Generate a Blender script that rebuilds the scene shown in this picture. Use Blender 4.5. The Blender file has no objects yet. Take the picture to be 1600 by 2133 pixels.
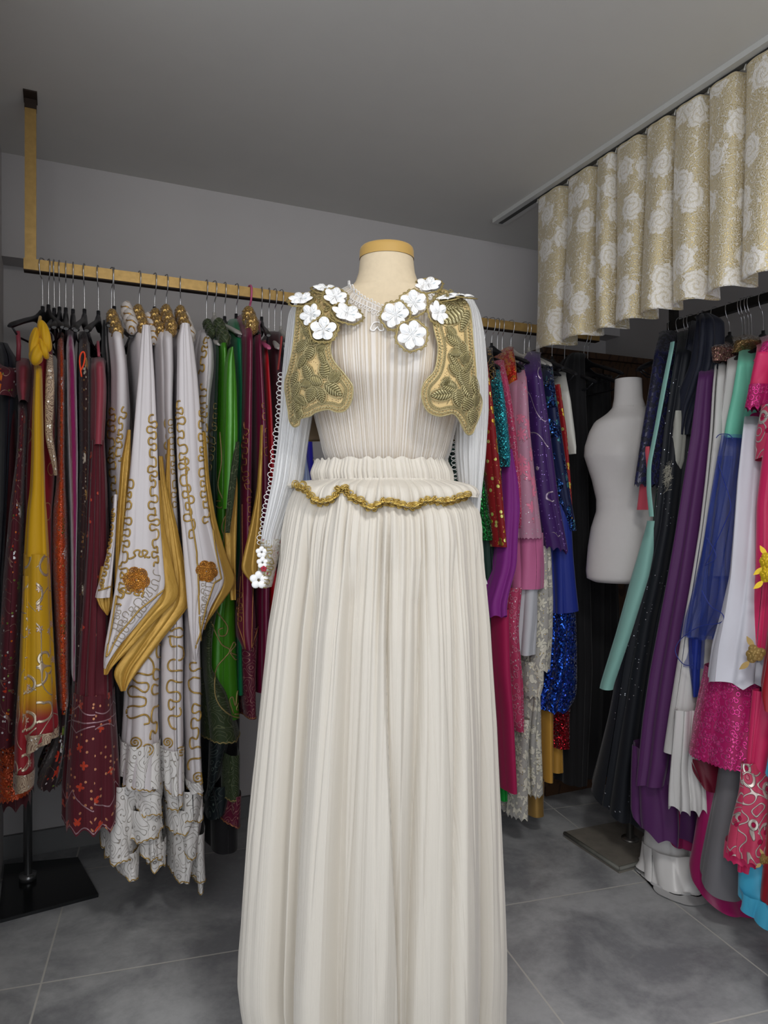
import bpy, math, random
import numpy as np
from mathutils import Vector
from mathutils.bvhtree import BVHTree
from mathutils.geometry import delaunay_2d_cdt
R = random.Random(7)
PI = math.pi
# ---------------------------------------------------------------- camera, world, lights, exposure
F = 1500.0                                   # focal length in pixels of the 1600x2133 frame
TH = math.radians(24.5)                      # the camera is turned 24.5 degrees from the back wall's normal
CO, SI = math.cos(TH), math.sin(TH)
CAM = np.array([0.0, 0.0, 1.2])
sc = bpy.context.scene
COL = sc.collection
cd = bpy.data.cameras.new('camera'); cam = bpy.data.objects.new('camera', cd); COL.objects.link(cam)
cd.sensor_fit = 'HORIZONTAL'; cd.sensor_width = 36.0; cd.lens = 36.0 * F / 1600.0
cd.clip_start = 0.02; cd.clip_end = 50
cam.location = CAM.tolist(); cam.rotation_euler = (PI / 2, 0, -TH)
sc.camera = cam
w = bpy.data.worlds.new('world'); sc.world = w; w.use_nodes = True
w.node_tree.nodes['Background'].inputs[0].default_value = (0.80, 0.84, 0.90, 1)
w.node_tree.nodes['Background'].inputs[1].default_value = 1.45
sc.view_settings.view_transform = 'Standard'
sc.view_settings.look = 'None'
sc.view_settings.gamma = 1.0
sc.view_settings.exposure = 0.0

def c2w(X, Y, Z):
    """camera-aligned ground coordinates (right, forward, up) to room coordinates"""
    return (X * CO + Y * SI, -X * SI + Y * CO, Z)

def area(name, loc, target, size, power, col=(1, 1, 1), sy=None, spread=None):
    l = bpy.data.lights.new(name, 'AREA'); l.energy = power; l.color = col; l.size = size
    if sy: l.shape = 'RECTANGLE'; l.size_y = sy
    if spread: l.spread = spread
    o = bpy.data.objects.new(name, l); COL.objects.link(o); o.location = loc
    d = Vector(target) - Vector(loc)
    o.rotation_euler = d.to_track_quat('-Z', 'Y').to_euler()
    return o
# ceiling panel lamp above and a little right of the viewer, and a fill light added behind the viewer
area('ceiling_panel_light', c2w(0.45, 0.42, 2.36), c2w(0.40, 0.60, 0.0), 0.34, 15.0, (1.0, 0.985, 0.96))
area('rear_fill_light', c2w(-0.3, -1.3, 2.3), c2w(0.2, 1.6, 0.8), 0.9, 20.0, (1.0, 0.98, 0.95))

# ---------------------------------------------------------------- object helpers
def lin(c):
    return tuple(((x / 255) / 12.92 if x / 255 <= 0.04045 else ((x / 255 + 0.055) / 1.055) ** 2.4) for x in c)

def wloc(o):
    p = Vector((0, 0, 0))
    while o is not None:
        p += o.location; o = o.parent
    return p

def tagp(o, label=None, cat=None, group=None, kind=None):
    if label: o['label'] = label
    if cat: o['category'] = cat
    if group: o['group'] = group
    if kind: o['kind'] = kind
    return o

def thing(name, label, cat, loc, group=None):
    o = bpy.data.objects.new(name, None); COL.objects.link(o); o.location = tuple(float(q) for q in loc)
    o.empty_display_size = 0.05
    return tagp(o, label, cat, group)

class MB:
    """collects shapes into one mesh"""
    def __init__(s): s.v = []; s.f = []; s.uv = []; s.n = 0
    def add(s, V, Fc, UV=None):
        V = np.asarray(V, float).reshape(-1, 3)
        s.v.append(V)
        s.uv.append(np.zeros((len(V), 2)) if UV is None else np.asarray(UV, float).reshape(-1, 2))
        s.f += [tuple(i + s.n for i in q) for q in Fc]
        s.n += len(V)
    def grid(s, P, UV=None, flip=False):
        m, n = P.shape[:2]
        i = np.arange(m * n).reshape(m, n)
        q = np.stack([i[:-1, :-1], i[:-1, 1:], i[1:, 1:], i[1:, :-1]], -1).reshape(-1, 4)
        if flip: q = q[:, ::-1]
        s.add(P.reshape(-1, 3), q.tolist(), None if UV is None else UV.reshape(-1, 2))
    def box(s, x0, x1, y0, y1, z0, z1):
        V = [(x, y, z) for x in (x0, x1) for y in (y0, y1) for z in (z0, z1)]
        s.add(V, [(0, 1, 3, 2), (4, 6, 7, 5), (0, 4, 5, 1), (2, 3, 7, 6), (0, 2, 6, 4), (1, 5, 7, 3)],
              [(v[0] + v[1], v[2]) for v in V])
    def tube(s, P, r, k=6, closed=False):
        P = np.asarray(P, float)
        if len(P) < 2: return
        T = np.gradient(P, axis=0)
        if closed:
            T = (np.roll(P, -1, 0) - np.roll(P, 1, 0))
        T /= np.linalg.norm(T, axis=1)[:, None] + 1e-12
        up = np.array([0, 0, 1.0]) if abs(T[0][2]) < 0.9 else np.array([1.0, 0, 0])
        Nn = np.zeros_like(P); n0 = np.cross(T[0], up); n0 /= np.linalg.norm(n0)
        for i in range(len(P)):
            n0 = n0 - T[i] * np.dot(n0, T[i]); n0 /= np.linalg.norm(n0) + 1e-12; Nn[i] = n0
        B = np.cross(T, Nn)
        a = np.linspace(0, 2 * PI, k, endpoint=False)
        rr = np.broadcast_to(np.asarray(r, float), (len(P),))[:, None, None]
        V = P[:, None] + rr * (np.cos(a)[None, :, None] * Nn[:, None] + np.sin(a)[None, :, None] * B[:, None])
        m = len(P); base = []
        rng = m if closed else m - 1
        for i in range(rng):
            for j in range(k):
                i2 = (i + 1) % m; j2 = (j + 1) % k
                base.append((i * k + j, i * k + j2, i2 * k + j2, i2 * k + j))
        if not closed:
            base.append(tuple(range(k))[::-1]); base.append(tuple((m - 1) * k + j for j in range(k)))
        L = np.concatenate([[0], np.cumsum(np.linalg.norm(np.diff(P, axis=0), axis=1))])
        UV = np.stack(np.broadcast_arrays(L[:, None], (a / 6.28 * 0.02)[None]), -1)
        s.add(V, base, UV)
    def rings(s, C, A, B, zs=None, k=48, cap=True, e=2.0):
        """stack of superellipse rings: centre C[i]=(x,y,z), half sizes A (x) and B (y)"""
        a = np.linspace(0, 2 * PI, k + 1)
        P = np.zeros((len(C), k + 1, 3))
        ca, sa = np.cos(a), np.sin(a)
        cx = np.sign(ca) * np.abs(ca) ** (2 / e); sx = np.sign(sa) * np.abs(sa) ** (2 / e)
        for i, (c, p, q) in enumerate(zip(C, A, B)):
            P[i, :, 0] = c[0] + p * cx; P[i, :, 1] = c[1] + q * sx; P[i, :, 2] = c[2]
        if cap:
            t0 = np.repeat(np.mean(P[0, :-1], 0)[None, None], k + 1, 1); t1 = np.repeat(np.mean(P[-1, :-1], 0)[None, None], k + 1, 1)
            P = np.concatenate([t0, P, t1], 0)
        UV = np.stack(np.broadcast_arrays(a[None] * 0.1, P[:, :, 2]), -1)
        s.grid(P, UV)
    def build(s, name, mat, parent=None, smooth=True, **tg):
        me = bpy.data.meshes.new(name)
        V = np.concatenate(s.v) if s.v else np.zeros((0, 3))
        off = np.array(wloc(parent)) if parent else np.zeros(3)
        me.from_pydata((V - off).tolist(), [], s.f)
        uvl = me.uv_layers.new(name='UVMap')
        li = np.empty(len(me.loops), dtype=np.int32); me.loops.foreach_get('vertex_index', li)
        UV = np.concatenate(s.uv)
        uvl.data.foreach_set('uv', UV[li].astype(np.float32).ravel())
        if smooth: me.polygons.foreach_set('use_smooth', [True] * len(me.polygons))
        me.materials.append(mat)
        me.update()
        o = bpy.data.objects.new(name, me); COL.objects.link(o)
        if parent: o.parent = parent
        if tg: tagp(o, **tg)
        return o
    def bvh(s):
        return BVHTree.FromPolygons(np.concatenate(s.v).tolist(), s.f)

def ray(px, py):
    X = (px - 800.0) / F; Z = (1066.5 - py) / F
    return np.array([X * CO + SI, -X * SI + CO, Z])
def on_plane(px, py, ax, val):
    d = ray(px, py); t = (val - CAM[ax]) / d[ax]
    return CAM + d * t
def cast(bvhs, px, py, off=0.0):
    d = Vector(ray(px, py)).normalized(); best = None
    for b in bvhs:
        h = b.ray_cast(Vector(CAM), d)
        if h[0] is not None and (best is None or h[3] < best[3]): best = h
    if best is None: return None
    n = best[1]
    if n.dot(d) > 0: n = -n
    return np.array(best[0] + n * off)

def smooth_path(pts, n=8, closed=False):
    """Catmull-Rom through 2-D or 3-D points"""
    P = np.asarray(pts, float); out = []
    m = len(P)
    for i in range(m if closed else m - 1):
        if closed: p0, p1, p2, p3 = P[(i - 1) % m], P[i], P[(i + 1) % m], P[(i + 2) % m]
        else: p0, p1, p2, p3 = P[max(i - 1, 0)], P[i], P[i + 1], P[min(i + 2, m - 1)]
        for k in range(n):
            t = k / n
            out.append(0.5 * ((2 * p1) + (-p0 + p2) * t + (2 * p0 - 5 * p1 + 4 * p2 - p3) * t * t + (-p0 + 3 * p1 - 3 * p2 + p3) * t ** 3))
    if not closed: out.append(P[-1])
    return np.array(out)
def resample(P, step):
    P = np.asarray(P, float); L = np.concatenate([[0], np.cumsum(np.linalg.norm(np.diff(P, axis=0), axis=1))])
    n = max(2, int(L[-1] / step) + 1); s = np.linspace(0, L[-1], n)
    return np.stack([np.interp(s, L, P[:, k]) for k in range(P.shape[1])], 1)
def meander(pts, amp, lam, over=0.15, ph=0.0, irr=0.45, seed=1):
    """omega-shaped couched cord running along a pixel path"""
    rr = random.Random(seed)
    P = resample(smooth_path(pts, 6), 1.0)
    T = np.gradient(P, axis=0); T /= np.linalg.norm(T, axis=1)[:, None] + 1e-9
    Nn = np.stack([-T[:, 1], T[:, 0]], 1)
    L = np.arange(len(P), dtype=float); out = []
    jit = [rr.uniform(1 - irr, 1 + irr) for _ in range(int(len(P) / lam) * 2 + 6)]
    s = 0.0; total = len(P) - 1.0; f1, f2 = rr.uniform(0, 6), rr.uniform(0, 6)
    while s < total:
        k = int(2 * s / lam)
        a = 2 * PI * s / lam + ph
        a += 0.9 * math.sin(s / lam * 1.9 + f1) + 0.5 * math.sin(s / lam * 3.1 + f2)
        al = s - over * lam * math.sin(2 * a)
        la = amp * math.sin(a) * jit[k % len(jit)]
        i = min(max(al, 0), total)
        p = np.array([np.interp(i, L, P[:, 0]), np.interp(i, L, P[:, 1])]); n = Nn[int(i)]
        out.append(p + n * la); s += lam / 26
    return np.array(out)
def cords(bvhs, paths, r, mat, parent, name='cord_embroidery', k=5, lift=0.6, maxjump=0.05, **tg):
    mb = MB()
    for pth in paths:
        run = []
        for p in pth:
            h = cast(bvhs, p[0], p[1], r * lift)
            if h is not None and run and np.linalg.norm(h - run[-1]) > maxjump:
                if len(run) > 2: mb.tube(run, r, k)
                run = []
            if h is None:
                if len(run) > 2: mb.tube(run, r, k)
                run = []
            elif not run or np.linalg.norm(h - run[-1]) > 1e-4: run.append(h)
        if len(run) > 2: mb.tube(run, r, k)
    if mb.n: return mb.build(name, mat, parent, **tg)

# ---------------------------------------------------------------- procedural materials
class NT:
    def __init__(s, name):
        s.m = bpy.data.materials.new(name); s.m.use_nodes = True; s.t = s.m.node_tree; s.t.nodes.clear()
        s._uv = None
    def n(s, t, props=None, **inp):
        nd = s.t.nodes.new(t)
        for k, v in (props or {}).items(): setattr(nd, k, v)
        for k, v in inp.items():
            key = int(k[1:]) if k[0] == 'i' and k[1:].isdigit() else k.replace('_', ' ')
            s.set(nd.inputs[key], v)
        return nd
    def set(s, sock, v):
        if isinstance(v, bpy.types.NodeSocket): s.t.links.new(v, sock)
        elif isinstance(v, (tuple, list)) and len(v) == 3 and sock.type == 'RGBA': sock.default_value = (*v, 1)
        else: sock.default_value = v
    def m2(s, op, a, b=0.0, c=None, clamp=False):
        nd = s.n('ShaderNodeMath', {'operation': op, 'use_clamp': clamp}, i0=a, i1=b)
        if c is not None: s.set(nd.inputs[2], c)
        return nd.outputs[0]
    def mixc(s, f, a, b, mode='MIX'):
        nd = s.n('ShaderNodeMix', {'data_type': 'RGBA', 'blend_type': mode})
        s.set(nd.inputs[0], f); s.set(nd.inputs[6], a); s.set(nd.inputs[7], b)
        return nd.outputs[2]
    def mixf(s, f, a, b):
        nd = s.n('ShaderNodeMix', {'data_type': 'FLOAT'})
        s.set(nd.inputs[0], f); s.set(nd.inputs[2], a); s.set(nd.inputs[3], b)
        return nd.outputs[0]
    def uv(s):
        if s._uv is None: s._uv = s.n('ShaderNodeTexCoord').outputs['UV']
        return s._uv
    def map(s, sx, sy, off=0.0):
        return s.n('ShaderNodeMapping', None, Vector=s.uv(), Scale=(sx, sy, 1), Location=(off, off * 0.7, 0)).outputs[0]
    def noise(s, sx, sy=None, detail=0.0, off=0.0, rough=0.5):
        return s.n('ShaderNodeTexNoise', {'noise_dimensions': '2D'}, Vector=s.map(sx, sy or sx, off), Scale=1.0, Detail=detail, Roughness=rough).outputs[0]
    def step(s, x, lo, hi):     # smooth 0..1
        return s.n('ShaderNodeMapRange', {'interpolation_type': 'SMOOTHSTEP'}, Value=x, From_Min=lo, From_Max=hi, To_Min=0.0, To_Max=1.0).outputs[0]
    def voro(s, sc_, off=0.0, rand=1.0, sy=None):
        mp = s.map(sc_, sy or sc_, off)
        v = s.n('ShaderNodeTexVoronoi', {'voronoi_dimensions': '2D', 'feature': 'F1'}, Vector=mp, Scale=1.0, Randomness=rand)
        return mp, v

def layer_mask(nt, L):
    k = L['k']; off = L.get('off', 0.0)
    if k == 'squig':
        f = nt.noise(L['s'], L.get('sy'), off=off)
        p = nt.m2('PINGPONG', nt.m2('MULTIPLY', f, L.get('n', 4.0)), 0.5)
        m = nt.step(p, L['w'], L['w'] * 0.4)
    elif k in ('gem', 'ring', 'flower'):
        mp, v = nt.voro(L['s'], off, L.get('rand', 1.0), L.get('sy'))
        sep = nt.n('ShaderNodeSeparateColor', None, Color=v.outputs['Color'])
        pick = nt.m2('LESS_THAN', sep.outputs[0], L.get('p', 1.0))
        d = v.outputs['Distance']
        if k == 'gem': m = nt.step(d, L['r'], L['r'] * 0.8)
        elif k == 'ring': m = nt.step(nt.m2('ABSOLUTE', nt.m2('SUBTRACT', d, nt.m2('MULTIPLY', L['r'], nt.m2('ADD', nt.m2('MULTIPLY', sep.outputs[1], 0.7), 0.5)))), L['w'], L['w'] * 0.5)
        else:
            df = nt.n('ShaderNodeVectorMath', {'operation': 'SUBTRACT'}, i0=mp, i1=v.outputs['Position']).outputs[0]
            sp = nt.n('ShaderNodeSeparateXYZ', None, Vector=df)
            an = nt.m2('ADD', nt.m2('ARCTAN2', sp.outputs[0], sp.outputs[1]), nt.m2('MULTIPLY', sep.outputs[1], 6.28))
            pet = nt.m2('ABSOLUTE', nt.m2('COSINE', nt.m2('MULTIPLY', an, L.get('n', 5) / 2)))
            rr = nt.m2('MULTIPLY', nt.m2('ADD', nt.m2('MULTIPLY', pet, 0.65), 0.35), L['r'])
            m = nt.step(nt.m2('SUBTRACT', d, rr), 0.0, -0.04)
        m = nt.m2('MULTIPLY', m, pick)
    elif k == 'blotch':
        m = nt.step(nt.noise(L['s'], L.get('sy'), L.get('d', 2.0), off), L['t'] - L.get('e', 0.02), L['t'] + L.get('e', 0.02))
    elif k == 'band':
        z = nt.n('ShaderNodeSeparateXYZ', None, Vector=nt.uv()).outputs[1]
        if L.get('wave'):
            x = nt.n('ShaderNodeSeparateXYZ', None, Vector=nt.uv()).outputs[0]
            z = nt.m2('ADD', z, nt.m2('MULTIPLY', nt.m2('ABSOLUTE', nt.m2('SINE', nt.m2('MULTIPLY', x, L['wf']))), L['wave']))
        m = nt.step(nt.m2('ABSOLUTE', nt.m2('SUBTRACT', z, L['z'])), L['w'], L['w'] * 0.6)
    elif k == 'stripe':
        u_ = nt.n('ShaderNodeSeparateXYZ', None, Vector=nt.uv()).outputs[0]
        m = nt.step(nt.m2('SINE', nt.m2('MULTIPLY', u_, 6.2832)), L['t'], L['t'] + 0.5)
    elif k == 'all': m = 1.0
    if 'zr' in L:
        z = nt.n('ShaderNodeSeparateXYZ', None, Vector=nt.uv()).outputs[1]
        e = L.get('ze', 0.01)
        m = nt.m2('MULTIPLY', m, nt.m2('MULTIPLY', nt.step(z, L['zr'][0] - e, L['zr'][0] + e), nt.step(z, L['zr'][1] + e, L['zr'][1] - e)))
    if 'dens' in L:
        m = nt.m2('MULTIPLY', m, nt.step(nt.noise(L.get('ds', 9.0), off=off + 3.3), L['dens'], L['dens'] + 0.03))
    return m

def fab(name, col, rough=0.7, metal=0.0, layers=(), weave=0.15, crinkle=0.0, alpha=1.0, sheen=0.2, ombre=None,
        sequin=None, trans=0.0, spec=0.35, coat=0.0, var=0.10, pleat=0.0, pleats=(300, 4)):
    nt = NT(name)
    base = lin(col) if max(col) > 1.001 else col
    if ombre:
        z = nt.n('ShaderNodeSeparateXYZ', None, Vector=nt.uv()).outputs[1]
        zz = nt.m2('ADD', z, nt.m2('MULTIPLY', nt.m2('SUBTRACT', nt.noise(12, 12), 0.5), ombre.get('j', 0.06)))
        base = nt.mixc(nt.step(zz, ombre['z0'], ombre['z1']), lin(ombre['low']), base)
    base = nt.mixc(nt.m2('MULTIPLY', nt.noise(25, 8, 3.0), var), base, (0.02, 0.02, 0.02), 'MIX')
    rg, mt, h = rough, metal, None
    def addh(x, k):
        nonlocal h
        x = nt.m2('MULTIPLY', x, k)
        h = x if h is None else nt.m2('ADD', h, x)
    if weave: addh(nt.noise(700, 700, 0.0), weave * 0.25)
    if crinkle: addh(nt.noise(38, 22, 3.0), crinkle)
    if pleat: addh(nt.noise(pleats[0], pleats[1], 2.0), pleat)
    for L in layers:
        m = layer_mask(nt, L)
        c = L.get('c')
        if c == 'rand':
            _, v = nt.voro(L['s'], L.get('off', 0.0), L.get('rand', 1.0), L.get('sy'))
            s3 = nt.n('ShaderNodeSeparateColor', None, Color=v.outputs['Color'])
            rp = nt.n('ShaderNodeValToRGB', None, Fac=s3.outputs[2])
            rp.color_ramp.interpolation = 'CONSTANT'
            pal = L['pal']
            while len(rp.color_ramp.elements) < len(pal): rp.color_ramp.elements.new(0.5)
            for i, q in enumerate(pal):
                rp.color_ramp.elements[i].position = i / len(pal); rp.color_ramp.elements[i].color = (*lin(q), 1)
            c = rp.outputs[0]
        else: c = lin(c)
        base = nt.mixc(m, base, c)
        rg = nt.mixf(m, rg, L.get('r_', 0.35)); mt = nt.mixf(m, mt, L.get('m', 0.0))
        if L.get('h', 0.6): addh(m, L.get('h', 0.6))
    nrm = None
    if h is not None:
        nrm = nt.n('ShaderNodeBump', None, Height=h, Strength=1.0, Distance=0.0016).outputs[0]
    if sequin:
        mp, v = nt.voro(sequin['s'])
        sv = nt.n('ShaderNodeVectorMath', {'operation': 'SUBTRACT'}, i0=v.outputs['Color'], i1=(0.5, 0.5, 0.5)).outputs[0]
        sv = nt.n('ShaderNodeVectorMath', {'operation': 'SCALE'}, i0=sv, Scale=sequin.get('t', 1.0)).outputs[0]
        msk = 1.0
        if 'dens' in sequin: msk = nt.step(nt.noise(sequin.get('ds', 14.0), off=5), sequin['dens'], sequin['dens'] + 0.04)
        if 'zr' in sequin:
            z = nt.n('ShaderNodeSeparateXYZ', None, Vector=nt.uv()).outputs[1]
            msk = nt.m2('MULTIPLY', msk, nt.step(z, sequin['zr'][0], sequin['zr'][0] + 0.05))
        sv = nt.n('ShaderNodeVectorMath', {'operation': 'SCALE'}, i0=sv, Scale=msk).outputs[0]
        g = nrm if nrm is not None else nt.n('ShaderNodeNewGeometry').outputs['Normal']
        nrm = nt.n('ShaderNodeVectorMath', {'operation': 'NORMALIZE'}, i0=nt.n('ShaderNodeVectorMath', {'operation': 'ADD'}, i0=g, i1=sv).outputs[0]).outputs[0]
        sep = nt.n('ShaderNodeSeparateColor', None, Color=v.outputs['Color'])
        base = nt.mixc(nt.m2('MULTIPLY', msk, nt.step(sep.outputs[0], sequin.get('lo', 0.55), sequin.get('lo', 0.55) + 0.1)), base, lin(sequin['c']))
        mt = nt.mixf(msk, mt, sequin.get('m', 0.7)); rg = nt.mixf(msk, rg, sequin.get('r', 0.2))
    b = nt.n('ShaderNodeBsdfPrincipled')
    nt.set(b.inputs['Base Color'], base); nt.set(b.inputs['Roughness'], rg); nt.set(b.inputs['Metallic'], mt)
    b.inputs['Specular IOR Level'].default_value = spec
    b.inputs['Sheen Weight'].default_value = sheen; b.inputs['Sheen Roughness'].default_value = 0.4
    b.inputs['Coat Weight'].default_value = coat
    if nrm is not None: nt.set(b.inputs['Normal'], nrm)
    out = b.outputs[0]
    if trans:
        t = nt.n('ShaderNodeBsdfTranslucent'); nt.set(t.inputs[0], base)
        out = nt.n('ShaderNodeMixShader', None, i0=trans, i1=out, i2=t.outputs[0]).outputs[0]
    if alpha < 1:
        tr = nt.n('ShaderNodeBsdfTransparent')
        if pleat:
            fac = nt.m2('ADD', alpha - 0.25, nt.m2('MULTIPLY', nt.step(nt.noise(pleats[0], pleats[1], 2.0), 0.42, 0.6), 0.5), clamp=True)
        else: fac = alpha
        out = nt.n('ShaderNodeMixShader', None, i0=fac, i1=tr.outputs[0], i2=out).outputs[0]
    o = nt.n('ShaderNodeOutputMaterial'); nt.set(o.inputs[0], out)
    return nt.m

def plain(name, col, rough=0.5, metal=0.0, bump=0.0, bs=40, var=0.08, coat=0.0, spec=0.5):
    nt = NT(name)
    co = nt.n('ShaderNodeTexCoord').outputs['Object']
    nz = nt.n('ShaderNodeTexNoise', None, Vector=co, Scale=float(bs), Detail=4.0).outputs[0]
    a = lin(col); base = nt.mixc(nt.m2('MULTIPLY', nz, var * 2), a, tuple(x * 0.45 for x in a))
    b = nt.n('ShaderNodeBsdfPrincipled'); nt.set(b.inputs['Base Color'], base)
    b.inputs['Roughness'].default_value = rough; b.inputs['Metallic'].default_value = metal
    b.inputs['Coat Weight'].default_value = coat; b.inputs['Specular IOR Level'].default_value = spec
    if bump: nt.set(b.inputs['Normal'], nt.n('ShaderNodeBump', None, Height=nz, Strength=bump, Distance=0.002).outputs[0])
    o = nt.n('ShaderNodeOutputMaterial'); nt.set(o.inputs[0], b.outputs[0])
    return nt.m

GOLD = fab('gold_cord', (196, 160, 84), 0.42, 0.55, weave=0.5, sheen=0, spec=0.5)
GOLDD = fab('antique_gold_thread', (168, 150, 98), 0.45, 0.45, weave=0.6, sheen=0, spec=0.5)
SILV = fab('silver_cord', (190, 185, 180), 0.35, 0.6, weave=0.4, sheen=0)
# ---------------------------------------------------------------- the room
def wall_mat(name, col):
    return plain(name, col, 0.85, bump=0.12, bs=9, var=0.05, spec=0.2)
M_WALL = wall_mat('grey_painted_plaster', (190, 186, 185))
M_CEIL = wall_mat('ceiling_paint', (214, 212, 207))
H = 2.4
def struct(name, boxes, mat):
    mb = MB()
    for b in boxes: mb.box(*b)
    return mb.build(name, mat, smooth=False, kind='structure')
def floor_mat():
    nt = NT('grey_stone_tiles')
    co = nt.n('ShaderNodeTexCoord').outputs['Object']
    # tiles of 60 cm, laid 8 degrees off the walls, a joint crossing at (-0.034, 2.03)
    ang = math.radians(8.2)
    d = nt.n('ShaderNodeVectorMath', {'operation': 'SUBTRACT'}, i0=co, i1=(-0.034, 2.03, 0)).outputs[0]
    rt = nt.n('ShaderNodeVectorRotate', {'rotation_type': 'Z_AXIS'}, Vector=d, Angle=ang).outputs[0]
    sp = nt.n('ShaderNodeSeparateXYZ', None, Vector=rt)
    def line(a):
        f = nt.m2('PINGPONG', nt.m2('ADD', a, 60.0), 0.3)       # 0 at joints
        return nt.step(f, 0.0032, 0.0018)
    joint = nt.m2('MAXIMUM', line(sp.outputs[0]), line(sp.outputs[1]))
    n1 = nt.n('ShaderNodeTexNoise', None, Vector=co, Scale=3.2, Detail=9.0, Roughness=0.62, Distortion=0.4).outputs[0]
    n2 = nt.n('ShaderNodeTexNoise', None, Vector=co, Scale=38.0, Detail=6.0, Roughness=0.7).outputs[0]
    m = nt.m2('ADD', nt.step(n1, 0.36, 0.66), nt.m2('MULTIPLY', nt.m2('SUBTRACT', n2, 0.5), 0.9), clamp=True)
    col = nt.mixc(m, lin((136, 137, 140)), lin((184, 185, 186)))
    n3 = nt.n('ShaderNodeTexNoise', None, Vector=co, Scale=11.0, Detail=3.0, Distortion=2.0).outputs[0]
    col = nt.mixc(nt.m2('MULTIPLY', nt.step(n3, 0.66, 0.72), 0.25), col, lin((170, 168, 166)))
    col = nt.mixc(joint, col, lin((200, 198, 192)))
    b = nt.n('ShaderNodeBsdfPrincipled'); nt.set(b.inputs['Base Color'], col)
    nt.set(b.inputs['Roughness'], nt.mixf(m, 0.34, 0.5)); b.inputs['Specular IOR Level'].default_value = 0.45
    hh = nt.m2('SUBTRACT', nt.m2('MULTIPLY', n2, 0.15), joint)
    nt.set(b.inputs['Normal'], nt.n('ShaderNodeBump', None, Height=hh, Strength=0.3, Distance=0.001).outputs[0])
    o = nt.n('ShaderNodeOutputMaterial'); nt.set(o.inputs[0], b.outputs[0]); return nt.m
struct('floor', [(-1.6, 2.6, -2.2, 2.9, -0.06, 0.0)], floor_mat())
struct('ceiling', [(-1.6, 2.6, -2.2, 2.9, H, H + 0.06)], M_CEIL)
# back wall: the upper part stands 10 cm proud of the lower part
struct('wall_back', [(-0.6, 2.6, 2.815, 2.9, 0.0, 2.06), (-0.6, 2.6, 2.715, 2.9, 2.055, H)], M_WALL)
struct('wall_right', [(2.5, 2.6, -2.2, 2.9, 0, H)], M_WALL)
struct('wall_left', [(-0.6, -0.165, 1.55, 2.9, 0, H)], M_WALL)
struct('baseboard_back', [(-0.165, 2.5, 2.80, 2.816, 0, 0.08)], plain('grey_skirting', (120, 120, 120), 0.6))

# ---------------------------------------------------------------- hanging rails
RV, RZ = 2.335, 1.918        # back rail: v position and centre height
RU, RZ2 = 2.10, 1.895        # right rail
M_BRASS = plain('brushed_gold_rail', (196, 160, 96), 0.42, 0.55, bump=0.25, bs=60, var=0.35)
M_RUST = plain('dark_rusty_iron', (60, 48, 40), 0.7, 0.5, bump=0.4, bs=60)
rail = thing('hanging_rail', 'long square gold metal clothes rail hung from the ceiling along the back wall', 'clothes rail', (0, RV, RZ))
mb = MB(); mb.box(-0.085, 2.03, RV - 0.014, RV + 0.014, RZ - 0.016, RZ + 0.016); mb.build('rail_bar', M_BRASS, rail, smooth=False)
mb = MB(); mb.box(-0.0845, 2.0295, RV - 0.0135, RV + 0.0135, RZ - 0.0195, RZ - 0.016); mb.build('rail_underside', M_RUST, rail, smooth=False)
for x0 in (-0.082, 1.997):
    mb = MB(); mb.box(x0, x0 + 0.030, RV - 0.012, RV + 0.012, RZ + 0.016, H - 0.004); pb = mb.build('drop_post', M_BRASS, rail, smooth=False)
    mb = MB(); mb.box(x0 - 0.003, x0 + 0.033, RV - 0.055, RV + 0.016, H - 0.004, H)
    mb.box(x0 - 0.001, x0 + 0.031, RV - 0.014, RV + 0.014, H - 0.03, H - 0.004)
    mb.build('ceiling_plate', M_RUST, pb, smooth=False)
rail2 = thing('hanging_rail', 'dark clothes rail in the shadow behind the brocade curtain on the right', 'clothes rail', (RU, 1.2, RZ2))
M_DRAIL = plain('dark_metal_rail', (46, 44, 42), 0.5, 0.6)
mb = MB(); mb.box(RU - 0.012, RU + 0.012, 0.55, 2.02, RZ2 - 0.014, RZ2 + 0.014); mb.build('rail_bar', M_DRAIL, rail2, smooth=False)
for y0 in (0.56, 1.985):
    mb = MB(); mb.box(RU - 0.012, RU + 0.012, y0, y0 + 0.026, RZ2 + 0.014, H); mb.build('drop_post', M_DRAIL, rail2, smooth=False)

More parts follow.
